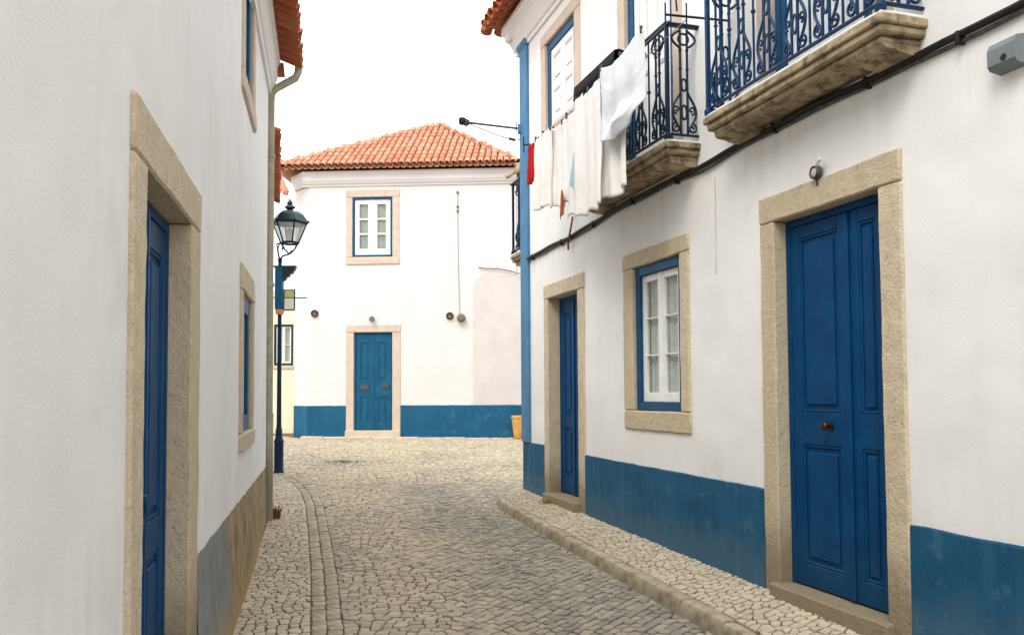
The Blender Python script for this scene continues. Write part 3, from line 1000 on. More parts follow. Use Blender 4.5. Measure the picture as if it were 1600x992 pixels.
# large door
surround(RH, (5.718, 7.135), ((5.892, 6.95), 2.842), 0, .16, 3.035, .3, 'stone', seed=21)
double_door(RH, 5.897, 6.945, .31, 2.837, .10, [(.47, 1.28), (1.50, 2.70)], 'door', fr=.045, split=.63, knob=(6.345, 1.415), label='large double blue panelled door with round knob')
MB().rough(5.84, 7.0, -.075, .16, .15, .31, .012, .07, .004, 29).build('threshold', 'stone', RH, True)
# upper window and balcony doors
surround(RH, (.83, 2.2), ((1.0, 2.03), 6.06), 0, 4.95, 6.22, .26, 'stone_pale', sill=(4.80, 4.95, .04), seed=31)
def shutter_door(x0, x1, z0, z1, y, fr=.1):
    m = MB()
    m.box(x0, x0 + fr, y - .03, y + .1, z0, z1, .004); m.box(x1 - fr, x1, y - .03, y + .1, z0, z1, .004)
    m.box(x0 + fr - .001, x1 - fr + .001, y - .032, y + .1, z1 - fr, z1, .004)
    d = m.build('window', 'frame', RH)
    mid = (x0 + x1) / 2
    for a, b in ((x0 + fr + .003, mid - .002), (mid + .002, x1 - fr - .003)):
        lm = MB(); zm = z0 + (z1 - z0) * .42
        door_leaf(lm, a, b, z0 + .01, z1 - fr - .003, y, [(z0 + .12, zm), (zm + .1, z1 - fr - .1)], st=.07)
        lm.build('shutter', 'white', d)
    return d
shutter_door(1.005, 2.025, 4.955, 6.055, .05)
for x0, x1 in ((3.4, 4.42), (5.89, 6.94)):
    surround(RH, (x0 - .16, x1 + .16), ((x0, x1), 6.04), 0, 3.73, 6.2, .26, 'stone_pale', seed=41 + x0)
    shutter_door(x0 + .005, x1 - .005, 3.735, 6.035, .06, fr=.12)
# painted base band and corner strip
def dado_mesh(x0, x1, z1, segs=40, proud=.014, zlow=lambda x: -.25, seed=0, y_end=None):
    m = MB()
    n = max(2, int((x1 - x0) / .12))
    for i in range(n + 1):
        x = x0 + (x1 - x0) * i / n
        zt = z1 + .006 * noise.noise(Vector((x * 5, seed, 0))) + .004 * noise.noise(Vector((x * 17, seed, 4)))
        w = .006 * noise.noise(Vector((x * 2.2, 3, seed)))
        zl = zlow(x)
        m.v += [(x, -.002, zt), (x, -proud + .004, zt - .002), (x, -proud - w, zt - .012), (x, -proud - w * .5 - .002, (zt + zl) / 2), (x, -proud - .012, zl)]
    for i in range(n):
        for k in range(4):
            a = i * 5 + k; m.f.append((a, a + 5, a + 6, a + 1))
    for i in (0, n):
        m.f.append(tuple(i * 5 + k for k in range(5)) + ())
    return m
for a, b, z in ((-.02, .884, .975), (2.252, 5.716, .945), (7.137, XE, .895)):
    dado_mesh(a, b, z, seed=a).build('dado', 'dado', RH, False)
MB().box(-.022, 0.001, -.014, 8, -.25, .97, .01).build('dado', 'dado', RH)
st = MB(); st.box(-.03, .30, -.035, .3, .972, 6.36, .008)
st_o = st.build('corner_strip', 'strip', RH)
MB().prism([(-.035, 6.36), (-.06, 6.40), (-.075, 6.46), (-.08, 6.52), (.3, 6.52), (.3, 6.36)], -.07, .33).build('capital', 'strip', st_o)
# cornice (front and end) and eaves
def cornice(parent, x0, x1, zb, zt, out, mat='plaster', y_end=None):
    h = zt - zb
    prof = [(.02, zb), (-.03, zb), (-.035, zb + .12 * h), (-.06, zb + .16 * h), (-.09 - .1 * out, zb + .4 * h), (-.55 * out - .03, zb + .58 * h), (-.85 * out, zb + .68 * h), (-out, zb + .74 * h), (-out, zt), (.02, zt)]
    return MB().prism(prof, x0, x1).build('cornice', mat, parent)
cornice(RH, -.2, XE, 6.36, 6.74, .24)
MB().box(-.2, .001, -.2, 8, 6.53, 6.738, .03).build('cornice', 'plaster', RH)
P = R_(24)
tile_slope(RH, (-.40, -.46, 6.76), (1, 0, 0), (0, math.cos(P), math.sin(P)), lambda a, b: a > b * math.cos(P) - .05, 52, 3, 'tile_dark', random.Random(2), part_rows=1)
tile_slope(RH, (-.40, 6.0, 6.76), (0, -1, 0), (math.cos(P), 0, math.sin(P)), lambda a, b: a < 6.46 - b * math.cos(P) + .05, 34, 3, 'tile_dark', random.Random(3), part_rows=1)
rf = MB()
rf.quad((-.3, -.36, 6.77), (XE, -.36, 6.77), (XE, 4, 6.77 + 4.36 * math.tan(P)), (4.06, 4, 6.77 + 4.36 * math.tan(P)))
rf.quad((-.3, -.36, 6.77), (4.06, 4, 6.77 + 4.36 * math.tan(P)), (4.06, 5, 6.77 + 4.36 * math.tan(P)), (-.3, 8.5, 6.77))
rf.quad((-.3, 8.5, 6.765), (4.06, 5, 8.7), (XE, 5, 8.7), (XE, 8.5, 6.765))
rf.quad((XE, -.36, 6.765), (XE, 8.5, 6.765), (XE, 5, 8.7), (XE, 4, 8.7))
rf.build('roof', 'tile_dark', RH)

# balconies
def spiral(cx, cz, r0, turns, a0, sgn, n=22, y=0):
    out = []
    for i in range(n):
        t = i / (n - 1); r = r0 * (1 - .82 * t); an = a0 + sgn * turns * 2 * math.pi * t
        out.append((cx + r * math.cos(an), y, cz + r * math.sin(an)))
    return out
def baluster_mesh(H, mat):
    m = MB(); T = .0105
    for s in (-1, 1):
        m.tube([(s * .032, 0, 0.0), (s * .032, 0, H)], T, 6)
        # lyre at the foot: outer curve ending in a scroll
        pts_ = []
        for i in range(16):
            t = i / 15
            pts_.append((s * (.034 + .075 * math.sin(math.pi * min(1, t * 1.02)) ** 1.3), 0, .40 * H * (1 - t) + .02 * t))
        m.tube(pts_, T, 5)
        m.tube(spiral(s * .072, .055, .045, 1.3, math.pi * (.5 if s > 0 else .5), -s), T * .9, 5)
        m.tube(spiral(s * .070, .20 * H + .03, .036, 1.2, -math.pi / 2, s), T * .8, 5)
        # shoulders under the rail
        m.tube([(s * (.032 + .075 * math.sin(math.pi * i / 10)), 0, H - .16 + .15 * i / 10) for i in range(11)], T, 5)
    for cz, r in ((H - .085, .047), (.47 * H, .024)):
        m.tube([(r * math.cos(a * math.pi / 9), 0, cz + r * math.sin(a * math.pi / 9) * (1 if r > .03 else 2.1)) for a in range(19)], T * .9, 5, False)
    m.tube([(.024 * math.cos(a * math.pi / 8), 0, .21 * H + .06 * math.sin(a * math.pi / 8)) for a in range(17)], T * .9, 5, False)
    for z in (.62 * H, .80 * H):
        m.lathe([(.001, -.012), (.016, -.006), (.016, .006), (.001, .012)], 6, (-.032, 0, z)); m.lathe([(.001, -.012), (.016, -.006), (.016, .006), (.001, .012)], 6, (.032, 0, z))
    return m.mesh('baluster', mat, True)

def balcony(parent, x0, x1, proj, zt, rail_h, mat, seed, label):
    s = MB()
    s.rough(x0, x1, -proj, .02, zt - .05, zt, .008, .08, .004, seed)
    s.rough(x0 + .018, x1 - .018, -proj + .02, .02, zt - .10, zt - .048, .012, .08, .004, seed + 1)
    s.rough(x0 + .055, x1 - .055, -proj + .055, .02, zt - .14, zt - .098, .012, .08, .005, seed + 2)
    b = s.build('balcony', 'stone_dirty', parent, True)
    b['label'] = label
    MB().rough(x0 + .012, x1 - .012, -proj + .012, .0, zt + .001, zt + .022, .008, .1, .004, seed + 5).build('slab_paint', 'white', b, True)
    for bx in (x0 + .06, x1 - .34):
        k = MB(); w = .28; p = proj - .07
        prof = [(.02, zt - .137), (-p, zt - .137), (-p, zt - .15), (-p * .9, zt - .162), (-p * .66, zt - .166), (-p * .55, zt - .178), (-p * .3, zt - .188), (.02, zt - .19)]
        k.prism(prof, bx, bx + w)
        k.build('bracket', 'stone_dirty', b)
    z0 = zt + .07; H = rail_h - .09
    f = -proj + .035
    r = MB()
    r.box(x0 + .02, x1 - .02, f - .014, f + .014, z0 - .012, z0 + .004, .003)
    for ex in (x0 + .034, x1 - .034): r.box(ex - .014, ex + .014, f, .0, z0 - .012, z0 + .0035, .003)
    r.build('bottom_rail', mat, b)
    hr = MB()
    ztop = zt + rail_h
    hr.box(x0 - .005, x1 + .005, f - .03, f + .03, ztop - .028, ztop, .008)
    for ex in (x0 + .03, x1 - .03): hr.box(ex - .03, ex + .03, f - .025, .01, ztop - .027, ztop - .001, .008)
    hr.build('handrail', mat, b)
    for ex in (x0 + .034, x1 - .034):
        pm = MB(); pm.box(ex - .016, ex + .016, f - .016, f + .016, zt + .0, ztop - .02, .003)
        pm.lathe([(.001, 0), (.03, .0), (.035, .03), (.02, .06), (.024, .07), (.001, .075)], 10, (ex, f, zt + .02))
        pm.build('corner_post', mat, b)
    me = baluster_mesh(H - .02, mat)
    n = max(1, round((x1 - x0 - .1) / .31)); dx = (x1 - x0 - .068) / n
    for i in range(n):
        link('baluster', me, b, Matrix.Translation((x0 + .034 + dx * (i + .5), f, z0)))
    for ex in (x0 + .034, x1 - .034):
        link('baluster', me, b, Matrix.Translation((ex, (f) * .46, z0)) @ Matrix.Rotation(math.pi / 2, 4, 'Z'))
    bars = MB()
    for i in range(1, n):
        x = x0 + .034 + dx * i
        bm_ = MB(); bm_.tube([(x, f, z0), (x, f, z0 + H)], .009, 6); bm_.lathe([(.001, -.02), (.017, -.008), (.017, .008), (.001, .02)], 6, (x, f, z0 + H * .5))
        bm_.build('rail_bar', mat, b, True)
    return b
balcony(RH, 2.78, 4.87, .32, 3.70, 1.0, 'iron', 3, 'balcony with dark iron railing behind the hanging laundry')
balcony(RH, 5.46, 7.36, .32, 3.69, 1.05, 'iron_blue', 8, 'nearer balcony with blue iron railing above the large door')
# small balcony on the end wall, seen past the corner strip
eb = balcony(RH, .22, 1.76, .58, 3.60, 1.05, 'iron', 15, 'end wall balcony peeping past the corner strip')
eb.location = (0, 1.75, 0)
eb.rotation_euler = (0, 0, -math.pi / 2)

# ------------------------------------------------------------------ the house on the left
LH = tag(empty('town_house', FL.o, FL.a), 'tall white house with downpipe, deep stone door frame and grey base, nearest on the left', 'house')
X0 = -13.0
lholes = [(-7.078, -5.52, -.4, 2.67), (-3.235, -1.97, 1.195, 2.665), (-3.25, -2.03, 4.04, 5.75)]
wall_mesh(X0, .0, -.6, 5.85, [shr(h) for h in lholes]).build('wall', 'plaster', LH)
em = MB(); em.box(-.42, -.0005, .421, 7, -.6, 5.85, .002); em.box(X0, 0, 7.001, 7.3, -.6, 5.85, .002); em.box(X0, X0 + .3, .422, 7, -.6, 5.85, .002)
em.build('side_walls', 'plaster', LH)
surround(LH, (-7.08, -5.51), ((-6.872, -5.775), 2.468), 0, -.35, 2.672, .32, 'stone', seed=51)
dl = double_door(LH, -6.867, -5.78, -.12, 2.462, .11, [(.1, .95), (1.1, 2.28)], 'door', label='blue panelled door deep in its stone frame')
kb = MB(); kb.box(-6.60, -6.50, .06, .10, 1.17, 1.30, .008); kb.build('lock_case', 'frame', dl)
MB().tube([(-6.55, .06, 1.26), (-6.55, .035, 1.25), (-6.55, .03, 1.2), (-6.55, .045, 1.15)], .012, 8).build('door_handle', 'frame', dl, True)
MB().rough(-6.9, -5.75, -.06, .2, -.25, -.115, .012, .07, .004, 59).build('threshold', 'stone', LH, True)
surround(LH, (-3.24, -1.965), ((-3.055, -2.16), 2.465), 0, 1.335, 2.668, .26, 'stone', sill=(1.19, 1.332, .028), seed=61)
window(LH, -3.05, -2.165, 1.337, 2.46, .045, 3, 'frame', fr=.13)
surround(LH, (-3.25, -2.03), ((-3.07, -2.21), 5.55), 0, 4.20, 5.74, .26, 'stone_pale', sill=(4.04, 4.197, .028), seed=71)
window(LH, -3.065, -2.215, 4.202, 5.545, .045, 3, 'frame', fr=.13)
# battered base: grey render close by, worn ochre towards the corner
def plinth(x0, x1, mat, seed):
    m = MB(); n = max(3, int((x1 - x0) / .1)); k = 9
    for i in range(n + 1):
        x = x0 + (x1 - x0) * i / n
        gl = gz(FL.w(x, 0).y) - .06
        zt = .845 + .01 * noise.noise(Vector((x * 4, 0, 8)))
        fl = .055 * max(.15, min(1, -x / 2.2))
        for j in range(k + 1):
            t = j / k; z = zt + (gl - zt) * t
            y = -.006 - fl * t ** 1.4 - .005 * noise.noise(Vector((x * 6, 2, z * 6))) * min(1, 4 * t)
            if j == 0: y = .004
            m.v.append((x, y, z))
    for i in range(n):
        for j in range(k):
            a = i * (k + 1) + j; m.f.append((a, a + k + 1, a + k + 2, a + 1))
    m.build('plinth', mat, LH, True)
plinth(-5.505, .0, 'plinth_mixed', 1)
plinth(X0, -7.085, 'plinth', 3)
cornice(LH, X0, .04, 5.12, 5.60, .13)
PL = R_(20)
tile_slope(LH, (.22, -.35, 5.50), (1, 0, 0), (0, math.cos(PL), math.sin(PL)), lambda a, b: True, 62, 3, 'tile_dark', random.Random(5), part_rows=1, a0=-12.4)
MB().addm([(X0, -.34, 5.52), (.2, -.34, 5.52), (.2, 3.6, 6.95), (X0, 3.6, 6.95), (X0, 7.5, 5.52), (.2, 7.5, 5.52)], [(0, 1, 2, 3), (3, 2, 5, 4)]).build('roof', 'tile_dark', LH)
MB().addm([(-.0, 0, 5.84), (-.0, 7, 5.84), (-.0, 3.5, 6.9)], [(0, 1, 2)]).build('gable', 'plaster', LH)
gb = MB()
for k in range(3): gb.box(.0, .13, -.18 + .005 * k, -.02, 5.36 + k * .045, 5.402 + k * .045, .006)
gb.build('brick_end', 'tile_dark', LH)
# downpipe
pz = gz(FL.w(.05, 0).y)
dp = MB(); dp.tube([(.06, -.34, 5.50), (.06, -.33, 5.40), (.06, -.30, 5.34), (.06, -.08, 5.20), (.06, -.035, 5.14), (.06, -.025, 5.05), (.06, -.025, 1.4)], .045, 12)
dpo = dp.build('downpipe', 'pipe', LH, True)
MB().tube([(.06, -.026, 1.38), (.06, -.026, pz + .02)], .052, 12).build('cast_foot', 'pipe', dpo, True)
for z in (1.4, 2.9, 4.4): MB().lathe([(.05, -.02), (.056, -.018), (.056, .018), (.05, .02)], 12, (.06, -.025, z)).build('pipe_clip', 'pipe', dpo, True)

# ------------------------------------------------------------------ the lower house behind it (only its eave shows)
SH = tag(empty('town_house', FS.o, FS.a), 'low white house behind the downpipe, showing little but its terracotta eave', 'house')
wall_mesh(0, 3.75, -.2, 4.85, []).build('wall', 'plaster', SH)
em = MB(); em.box(3.45, 3.75, .421, 6, -.2, 4.85, .002); em.box(0, .3, .421, 6, -.2, 4.85, .002); em.build('side_walls', 'plaster', SH)
tile_slope(SH, (-.05, -.15, 4.80), (1, 0, 0), (0, math.cos(PL), math.sin(PL)), lambda a, b: True, 19, 3, 'tile_dark', random.Random(6), part_rows=1)
MB().addm([(0, -.12, 4.82), (3.78, -.12, 4.82), (3.78, 3, 6), (0, 3, 6), (0, 6, 4.8), (3.78, 6, 4.8)], [(0, 1, 2, 3), (3, 2, 5, 4)]).build('roof', 'tile_dark', SH)
MB().box(0, 3.76, -.05, .0, 4.66, 4.80, .02).build('cornice', 'plaster', SH)

# ------------------------------------------------------------------ the house across the end of the street
FH = tag(empty('town_house', FF.o, FF.a), 'white house with orange hipped tile roof closing the end of the street', 'house')
fh = [(-1.466, -.175, 4.71, 6.505), (-1.456, -.145, .3, 3.258)]
wall_mesh(-2.37, 2.62, 0, 6.95, [shr(h) for h in fh]).build('wall', 'plaster_far', FH)
em = MB()
em.addm([(-2.37, 0, 0), (-2.37, 0, 6.95), (-2.85, .48, 6.95), (-2.85, .48, 0), (-2.85, 6, 0), (-2.85, 6, 6.95), (2.62, 6, 0), (2.62, 6, 6.95), (2.62, .0, 0), (2.62, .0, 6.95)], [(0, 1, 2, 3), (3, 2, 5, 4), (4, 5, 7, 6), (6, 7, 9, 8)])
em.build('side_walls', 'plaster_far', FH)
surround(FH, (-1.466, -.175), ((-1.312, -.345), 6.33), 0, 4.892, 6.507, .2, 'stone_pale', sill=(4.708, 4.889, .03), seed=81, amp=.003, step=.12)
window(FH, -1.308, -.349, 4.895, 6.326, .03, 3, 'frame', fr=.045, cas=.11, mw=.04, cmat='curtain_dim')
surround(FH, (-1.456, -.145), ((-1.272, -.345), 3.082), 0, .5, 3.26, .2, 'stone_pale', seed=91, amp=.003, step=.12)
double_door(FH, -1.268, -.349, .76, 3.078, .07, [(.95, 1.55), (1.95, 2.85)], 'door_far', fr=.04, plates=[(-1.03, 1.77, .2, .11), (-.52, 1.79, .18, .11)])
MB().rough(-1.46, -.14, -.10, .12, .52, .755, .012, .1, .004, 97).build('threshold', 'stone_pale', FH, True)
dado_mesh(-2.375, -1.46, 1.345, zlow=lambda x: .4, seed=5).build('dado', 'dado_far', FH)
dado_mesh(-.141, 3.4, 1.345, proud=.03, zlow=lambda x: .4, seed=6).build('dado', 'dado_far', FH)
MB().addm([(-2.374, -.02, .4), (-2.374, -.02, 1.343), (-2.87, .476, 1.343), (-2.87, .476, .4), (-2.37, .0, 1.343), (-2.86, .49, 1.343)], [(0, 1, 2, 3), (1, 4, 5, 2)]).build('dado', 'dado_far', FH)
cornice(FH, -2.50, 2.62, 6.60, 6.95, .12, 'plaster_far')
MB().addm([(-2.50, -.12, 6.95), (-2.50, -.12, 6.86), (-2.95, .42, 6.86), (-2.95, .42, 6.95), (-2.40, -.035, 6.62), (-2.88, .46, 6.62), (-2.95, 6, 6.95), (-2.95, 6, 6.86), (-2.88, 6, 6.62)], [(0, 1, 2, 3), (1, 4, 5, 2), (3, 2, 7, 6), (2, 5, 8, 7)]).build('cornice', 'plaster_far', FH)
# hipped roof
EX0, EX1, EY0, EY1, EZ = -3.16, 2.70, -.22, 5.9, 6.98
AX0, AX1, AY, AZ = .14, .36, 2.78, 8.84
MB().addm([(EX0, EY0, EZ), (EX1, EY0, EZ), (EX1, EY1, EZ), (EX0, EY1, EZ), (AX0, AY, AZ), (AX1, AY, AZ)], [(0, 1, 5, 4), (1, 2, 5), (2, 3, 4, 5), (3, 0, 4)]).build('roof', 'tile', FH)
sl = Vector((0, AY - EY0, AZ - EZ)); SLn = sl.length
def ftest(a, b):
    t = b / SLn
    return 0 <= t <= .97 and (AX0 - EX0) * t - .02 < a < (EX1 - EX0) - (EX1 - AX1) * t + .02
rt = random.Random(8)
tile_slope(FH, (EX0, EY0 - .04, EZ + .02), (1, 0, 0), sl, ftest, 38, 11, 'tile', rt, pa=.157, pb=.32, sc=.82)
sr = Vector((AX1 - EX1, 0, AZ - EZ)); Lr = sr.length
tile_slope(FH, (EX1 + .04, EY0, EZ + .02), (0, 1, 0), sr, lambda a, b: 0 <= b / Lr <= .97 and (AY - EY0) * b / Lr < a < (EY1 - EY0) - (EY1 - AY) * b / Lr, 38, 11, 'tile', rt, part_rows=0, chan_parts=0, pa=.157, pb=.32, sc=.82)
hip_tiles(FH, (EX0, EY0, EZ + .02), (AX0, AY, AZ + .0), 'tile', rt)
hip_tiles(FH, (EX1, EY0, EZ + .02), (AX1, AY, AZ + .0), 'tile', rt)
MB().tube([(AX0 - .32, AY - .1, AZ - .10), (AX0 - .05, AY, AZ + .01), (AX1 + .05, AY, AZ + .01), (AX1 + .32, AY - .1, AZ - .10)], .11, 10).build('ridge_cap', 'tile', FH, True)
# curled corner spouts under the eaves
sp = MB(); sp.tube([(2.62, -.25, 6.98), (2.74, -.34, 6.93), (2.66, -.44, 6.80), (2.52, -.50, 6.68), (2.42, -.52, 6.63)], .06, 8, rs=[.05, .075, .06, .045, .06])
sp.build('eave_spout', 'stone_dirty', FH, True)
sp = MB(); sp.tube([(-2.98, -.22, 6.95), (-2.99, -.23, 6.75), (-2.93, -.24, 6.55), (-2.86, -.24, 6.42), (-2.83, -.24, 6.36)], .06, 8, rs=[.02, .05, .085, .09, .03])
sp.build('eave_spout', 'salmon', FH, True)
# rounded plaster annex wall against the facade, with the blue base running past it
an = MB()
pl_ = [(1.58, .45), (3.6, .45), (3.6, 3.9), (3.2, 4.12), (2.8, 4.34), (2.4, 4.47), (2.0, 4.50), (1.8, 4.44), (1.66, 4.32), (1.58, 4.12)]
an.plate(pl_, -.006, .5)
an.build('annex_wall', 'plaster2', FH)
MB().tube([(1.72, -.03, 4.60), (1.9, -.04, 4.57), (2.2, -.04, 4.56), (2.5, -.04, 4.50), (2.8, -.04, 4.39), (3.2, -.04, 4.17)], .013, 6).build('coping_edge', 'bulb', FH, True)
# footing course at the base of the facade
for i in range(11):
    a = -2.5 + i * .56
    MB().rough(a + .004, a + .552, -.20 - .015 * random.Random(i).random(), -.015, gz(20) - .12, .62 - .006 * i + .01 * random.Random(i + 50).random(), .012, .1, .006, 100 + i).build('footing_stone', 'stone_pale', FH, True)

# ------------------------------------------------------------------ pale yellow house in the gap
YH = tag(empty('town_house', (-6.0, 21.9, 0), R_(4)), 'pale yellow house with small window in the gap behind the blue post', 'house')
wall_mesh(-4, .9, 0, 4.3, [(-.13, .36, 2.36, 3.42)], .3).build('wall', 'yellow', YH)
em = MB(); em.box(-4, .9, .301, 4, 3.9, 4.31, .01); em.box(.6, .9, .302, 4, 0, 3.9, .01); em.build('roof_terrace', 'plaster', YH)
w = window(YH, -.128, .358, 2.362, 3.418, .02, 2, 'lantern_cap', fr=.05, cas=.035, mw=.02)
MB().box(-.16, .39, -.04, .02, 2.28, 2.36, .006).build('sill', 'stone_pale', YH)

# ------------------------------------------------------------------ post with lantern and sign
lx_, ly_ = -3.81, 13.93
lz = gz(ly_)
LP = tag(empty('lamp_post', (lx_, ly_, lz), 0), 'slim navy blue lamp post with flared base and hexagonal glass lantern', 'lamp post')
pm = MB(); pm.lathe([(.085, 0), (.085, .04), (.075, .06), (.075, .50), (.082, .53), (.06, .58), (.052, .66), (.058, .70), (.044, .74), (.040, .80)], 16); pm.build('base', 'post', LP, True)
pm = MB(); pm.lathe([(.040, .80), (.034, 2.2), (.030, 3.45), (.036, 3.47), (.036, 3.52), (.001, 3.54)], 12); pm.build('shaft', 'post', LP, True)
am = MB(); am.tube([(0, 0, 3.48), (-.03, 0, 3.6), (-.04, 0, 3.70), (.0, 0, 3.78), (.05, 0, 3.72), (.03, 0, 3.66)], .016, 8)
am.tube([(0, 0, 3.50), (.04, 0, 3.56), (.1, 0, 3.58), (.157, 0, 3.60), (.2, 0, 3.66)], .016, 8)
am.tube([(-.04, 0, 3.70), (-.06, 0, 3.76), (.03, 0, 3.79)], .014, 8)
am.build('scroll_arm', 'iron', LP, True)
cx, Ln = .157, 3.775
cap = MB(); cap.lathe([(.30, 4.10), (.31, 4.115), (.28, 4.16), (.22, 4.245), (.15, 4.295), (.06, 4.315), (.05, 4.33), (.095, 4.36), (.08, 4.39), (.04, 4.41), (.055, 4.44), (.035, 4.47), (.012, 4.50), (.004, 4.54)], 6, (cx, 0, 0)); cap.build('lantern_cap', 'lantern_cap', LP)
fm = MB()
for k in range(6):
    a = 2 * math.pi * k / 6
    fm.tube([(cx + .145 * math.cos(a), .145 * math.sin(a), Ln), (cx + .285 * math.cos(a), .285 * math.sin(a), 4.11)], .013, 6)
    b = a + math.pi / 3
    fm.tube([(cx + .145 * math.cos(a), .145 * math.sin(a), Ln), (cx + .145 * math.cos(b), .145 * math.sin(b), Ln)], .02, 6)
    fm.tube([(cx + .285 * math.cos(a), .285 * math.sin(a), 4.10), (cx + .285 * math.cos(b), .285 * math.sin(b), 4.10)], .02, 6)
    MB().lathe([(.001, -.02), (.028, 0), (.001, .03)], 6, (cx + .305 * math.cos(a), .305 * math.sin(a), 4.12)).build('corner_knob', 'iron', LP)
for s in (-1, 1): fm.tube([(cx + s * .13, 0, Ln - .01), (cx + s * .08, 0, Ln - .10), (cx + s * .02, 0, Ln - .165), (cx, 0, Ln - .17)], .015, 6)
fm.build('lantern_frame', 'iron', LP)
for k in range(6):
    a = 2 * math.pi * k / 6; b = a + math.pi / 3
    q = [(cx + r * math.cos(t), r * math.sin(t), z) for r, t, z in ((.14, a, Ln + .01), (.14, b, Ln + .01), (.28, b, 4.095), (.28, a, 4.095))]
    MB().addm(q, [(0, 1, 2, 3)]).build('glass_pane', 'frosted', LP, fix=False)
MB().lathe([(.03, 3.78), (.035, 3.85), (.06, 3.90), (.065, 3.95), (.05, 4.0), (.02, 4.02)], 10, (cx, 0, 0)).build('bulb', 'white', LP, True)
SG = tag(empty('hanging_sign', (lx_, ly_, lz), 0), 'teal blue bracket with small lime and cream sign below the lantern', 'sign')
bm_ = MB(); bm_.box(-.07, .055, -.06, .06, 2.68, 3.37, .01); bm_.build('upright', 'sign_blue', SG)
bm_ = MB(); bm_.plate([(-.09, 3.40), (.27, 3.40), (.255, 3.34), (.23, 3.31), (.22, 3.27), (.17, 3.26), (.165, 3.22), (.12, 3.21), (.10, 3.17), (.057, 3.14), (.057, 3.36), (-.09, 3.37)], -.05, .05); bm_.build('arm', 'lantern_cap', SG)
MB().box(.06, .255, -.02, .02, 2.66, 3.02, .02).build('sign_rim', 'sign_blue', SG)
MB().box(.075, .24, -.026, .026, 2.87, 3.005, .012).build('lime_field', 'sign_green', SG)
MB().box(.075, .24, -.0265, .0265, 2.675, 2.866, .012).build('cream_field', 'sign_cream', SG)
MB().tube([(-.24, 0, 2.90), (-.1, 0, 2.88), (.3, 0, 2.87), (.44, 0, 2.872)], .011, 6).build('rod', 'grey_iron', SG)
MB().lathe([(.06, 2.60), (.07, 2.64), (.07, 2.68)], 10).build('collar', 'salmon', SG, True)
# dead leaves by the downpipe foot
def tuft(name, loc, n, h, spread, mat, label, cat, rng):
    m = MB()
    for i in range(n):
        a = rng.uniform(0, 6.28); r = spread * rng.random(); x, y = r * math.cos(a), r * math.sin(a)
        hh = h * rng.uniform(.5, 1); lx = rng.uniform(-.6, .6) * hh; ly = rng.uniform(-.6, .6) * hh; w = rng.uniform(.004, .009)
        m.addm([(x - w, y, 0), (x + w, y, 0), (x + lx * .5 + w * .8, y + ly * .5, hh * .6), (x + lx * .5 - w * .8, y + ly * .5, hh * .6), (x + lx, y + ly, hh)], [(0, 1, 2, 3), (3, 2, 4)])
    o = m.build(name, mat, None, fix=False); o.location = loc
    return tag(o, label, cat)
rg = random.Random(11)
p = FL.w(.16, -.10); tuft('leaf_litter', (p.x, p.y, gz(p.y) + .02), 40, .17, .05, 'leafbrown', 'clump of dead brown leaves at the foot of the downpipe', 'dead leaves', rg)
p = FR.w(1.35, -.13); tuft('weed_tuft', (p.x, p.y, right_pave(1.35, .13)), 45, .07, .14, 'weed', 'dry weeds growing below the step of the narrow door', 'weeds', rg)
p = Vector((-3.02, 15.45, gz(15.45))); tuft('weed_tuft', p, 140, .035, .38, 'weed', 'flat patch of weeds among cobbles before the far house', 'weeds', rg)
# ochre pot by the far corner
pp = FF.w(2.68, -.30)
PT = tag(empty('clay_pot', (pp.x, pp.y, gz(pp.y)), 0), 'ochre clay pot standing at the far end of the blue dado', 'pot')
MB().lathe([(.11, 0), (.125, .03), (.15, .2), (.17, .38), (.175, .46), (.19, .48), (.19, .53), (.165, .54), (.15, .5), (.10, .46)], 18).build('pot_body', 'pot', PT, True)
MB().lathe([(.145, .47), (.10, .49), (.001, .5)], 14).build('soil', 'joint', PT, True)

# ------------------------------------------------------------------ fittings on the far facade
def fitting(x, z, prof, mat, label, name, cat, ring=None):
    pw = FF.w(x, 0, z)
    t = tag(empty(name, pw, FF.a), label, cat)
    MB().lathe(prof, 14, (0, 0, 0), 'y').build('body', mat, t, True)
    if ring: MB().lathe(ring, 14, (0, 0, 0), 'y').build('rim', 'bulb', t, True)
fitting(-2.217, 3.545, [(.085, .0), (.085, .05), (.06, .055), (.055, .02), (.001, .02)], 'black', 'round dark vent left of the far blue door', 'wall_vent', 'vent', [(.09, 0), (.09, .03), (.08, .03)])
fitting(-.824, 3.40, [(.03, 0), (.03, .03), (.06, .05), (.065, .09), (.045, .13), (.001, .14)], 'bulb', 'small brown ball lamp centred above the far blue door', 'wall_lamp', 'lamp')
fitting(1.033, 3.455, [(.085, .0), (.085, .05), (.06, .055), (.055, .02), (.001, .02)], 'black', 'round dark vent right of the far door, beside a beige fitting', 'wall_vent', 'vent', [(.09, 0), (.09, .03), (.08, .03)])
fitting(1.307, 3.40, [(.05, 0), (.09, .02), (.105, .06), (.10, .12), (.06, .16), (.001, .165)], 'bulb', 'beige domed fitting at the foot of the vertical wire', 'wall_fitting', 'fitting')
wr = tag(empty('wall_wire', FF.w(1.24, -.01, 3.5), FF.a), 'thin vertical grey wire with small insulators on the far facade', 'wire')
MB().tube([(-.015, -.012, 2.9), (-.008, -.01, 2.0), (.0, -.012, 1.0), (.03, -.012, .0)], .007, 5).build('strand', 'steel', wr)
for z in (2.9, 2.55, 2.45): MB().lathe([(.012, -.03), (.025, -.01), (.025, .01), (.012, .03)], 8, (-.012, -.02, z)).build('insulator', 'grey_iron', wr)

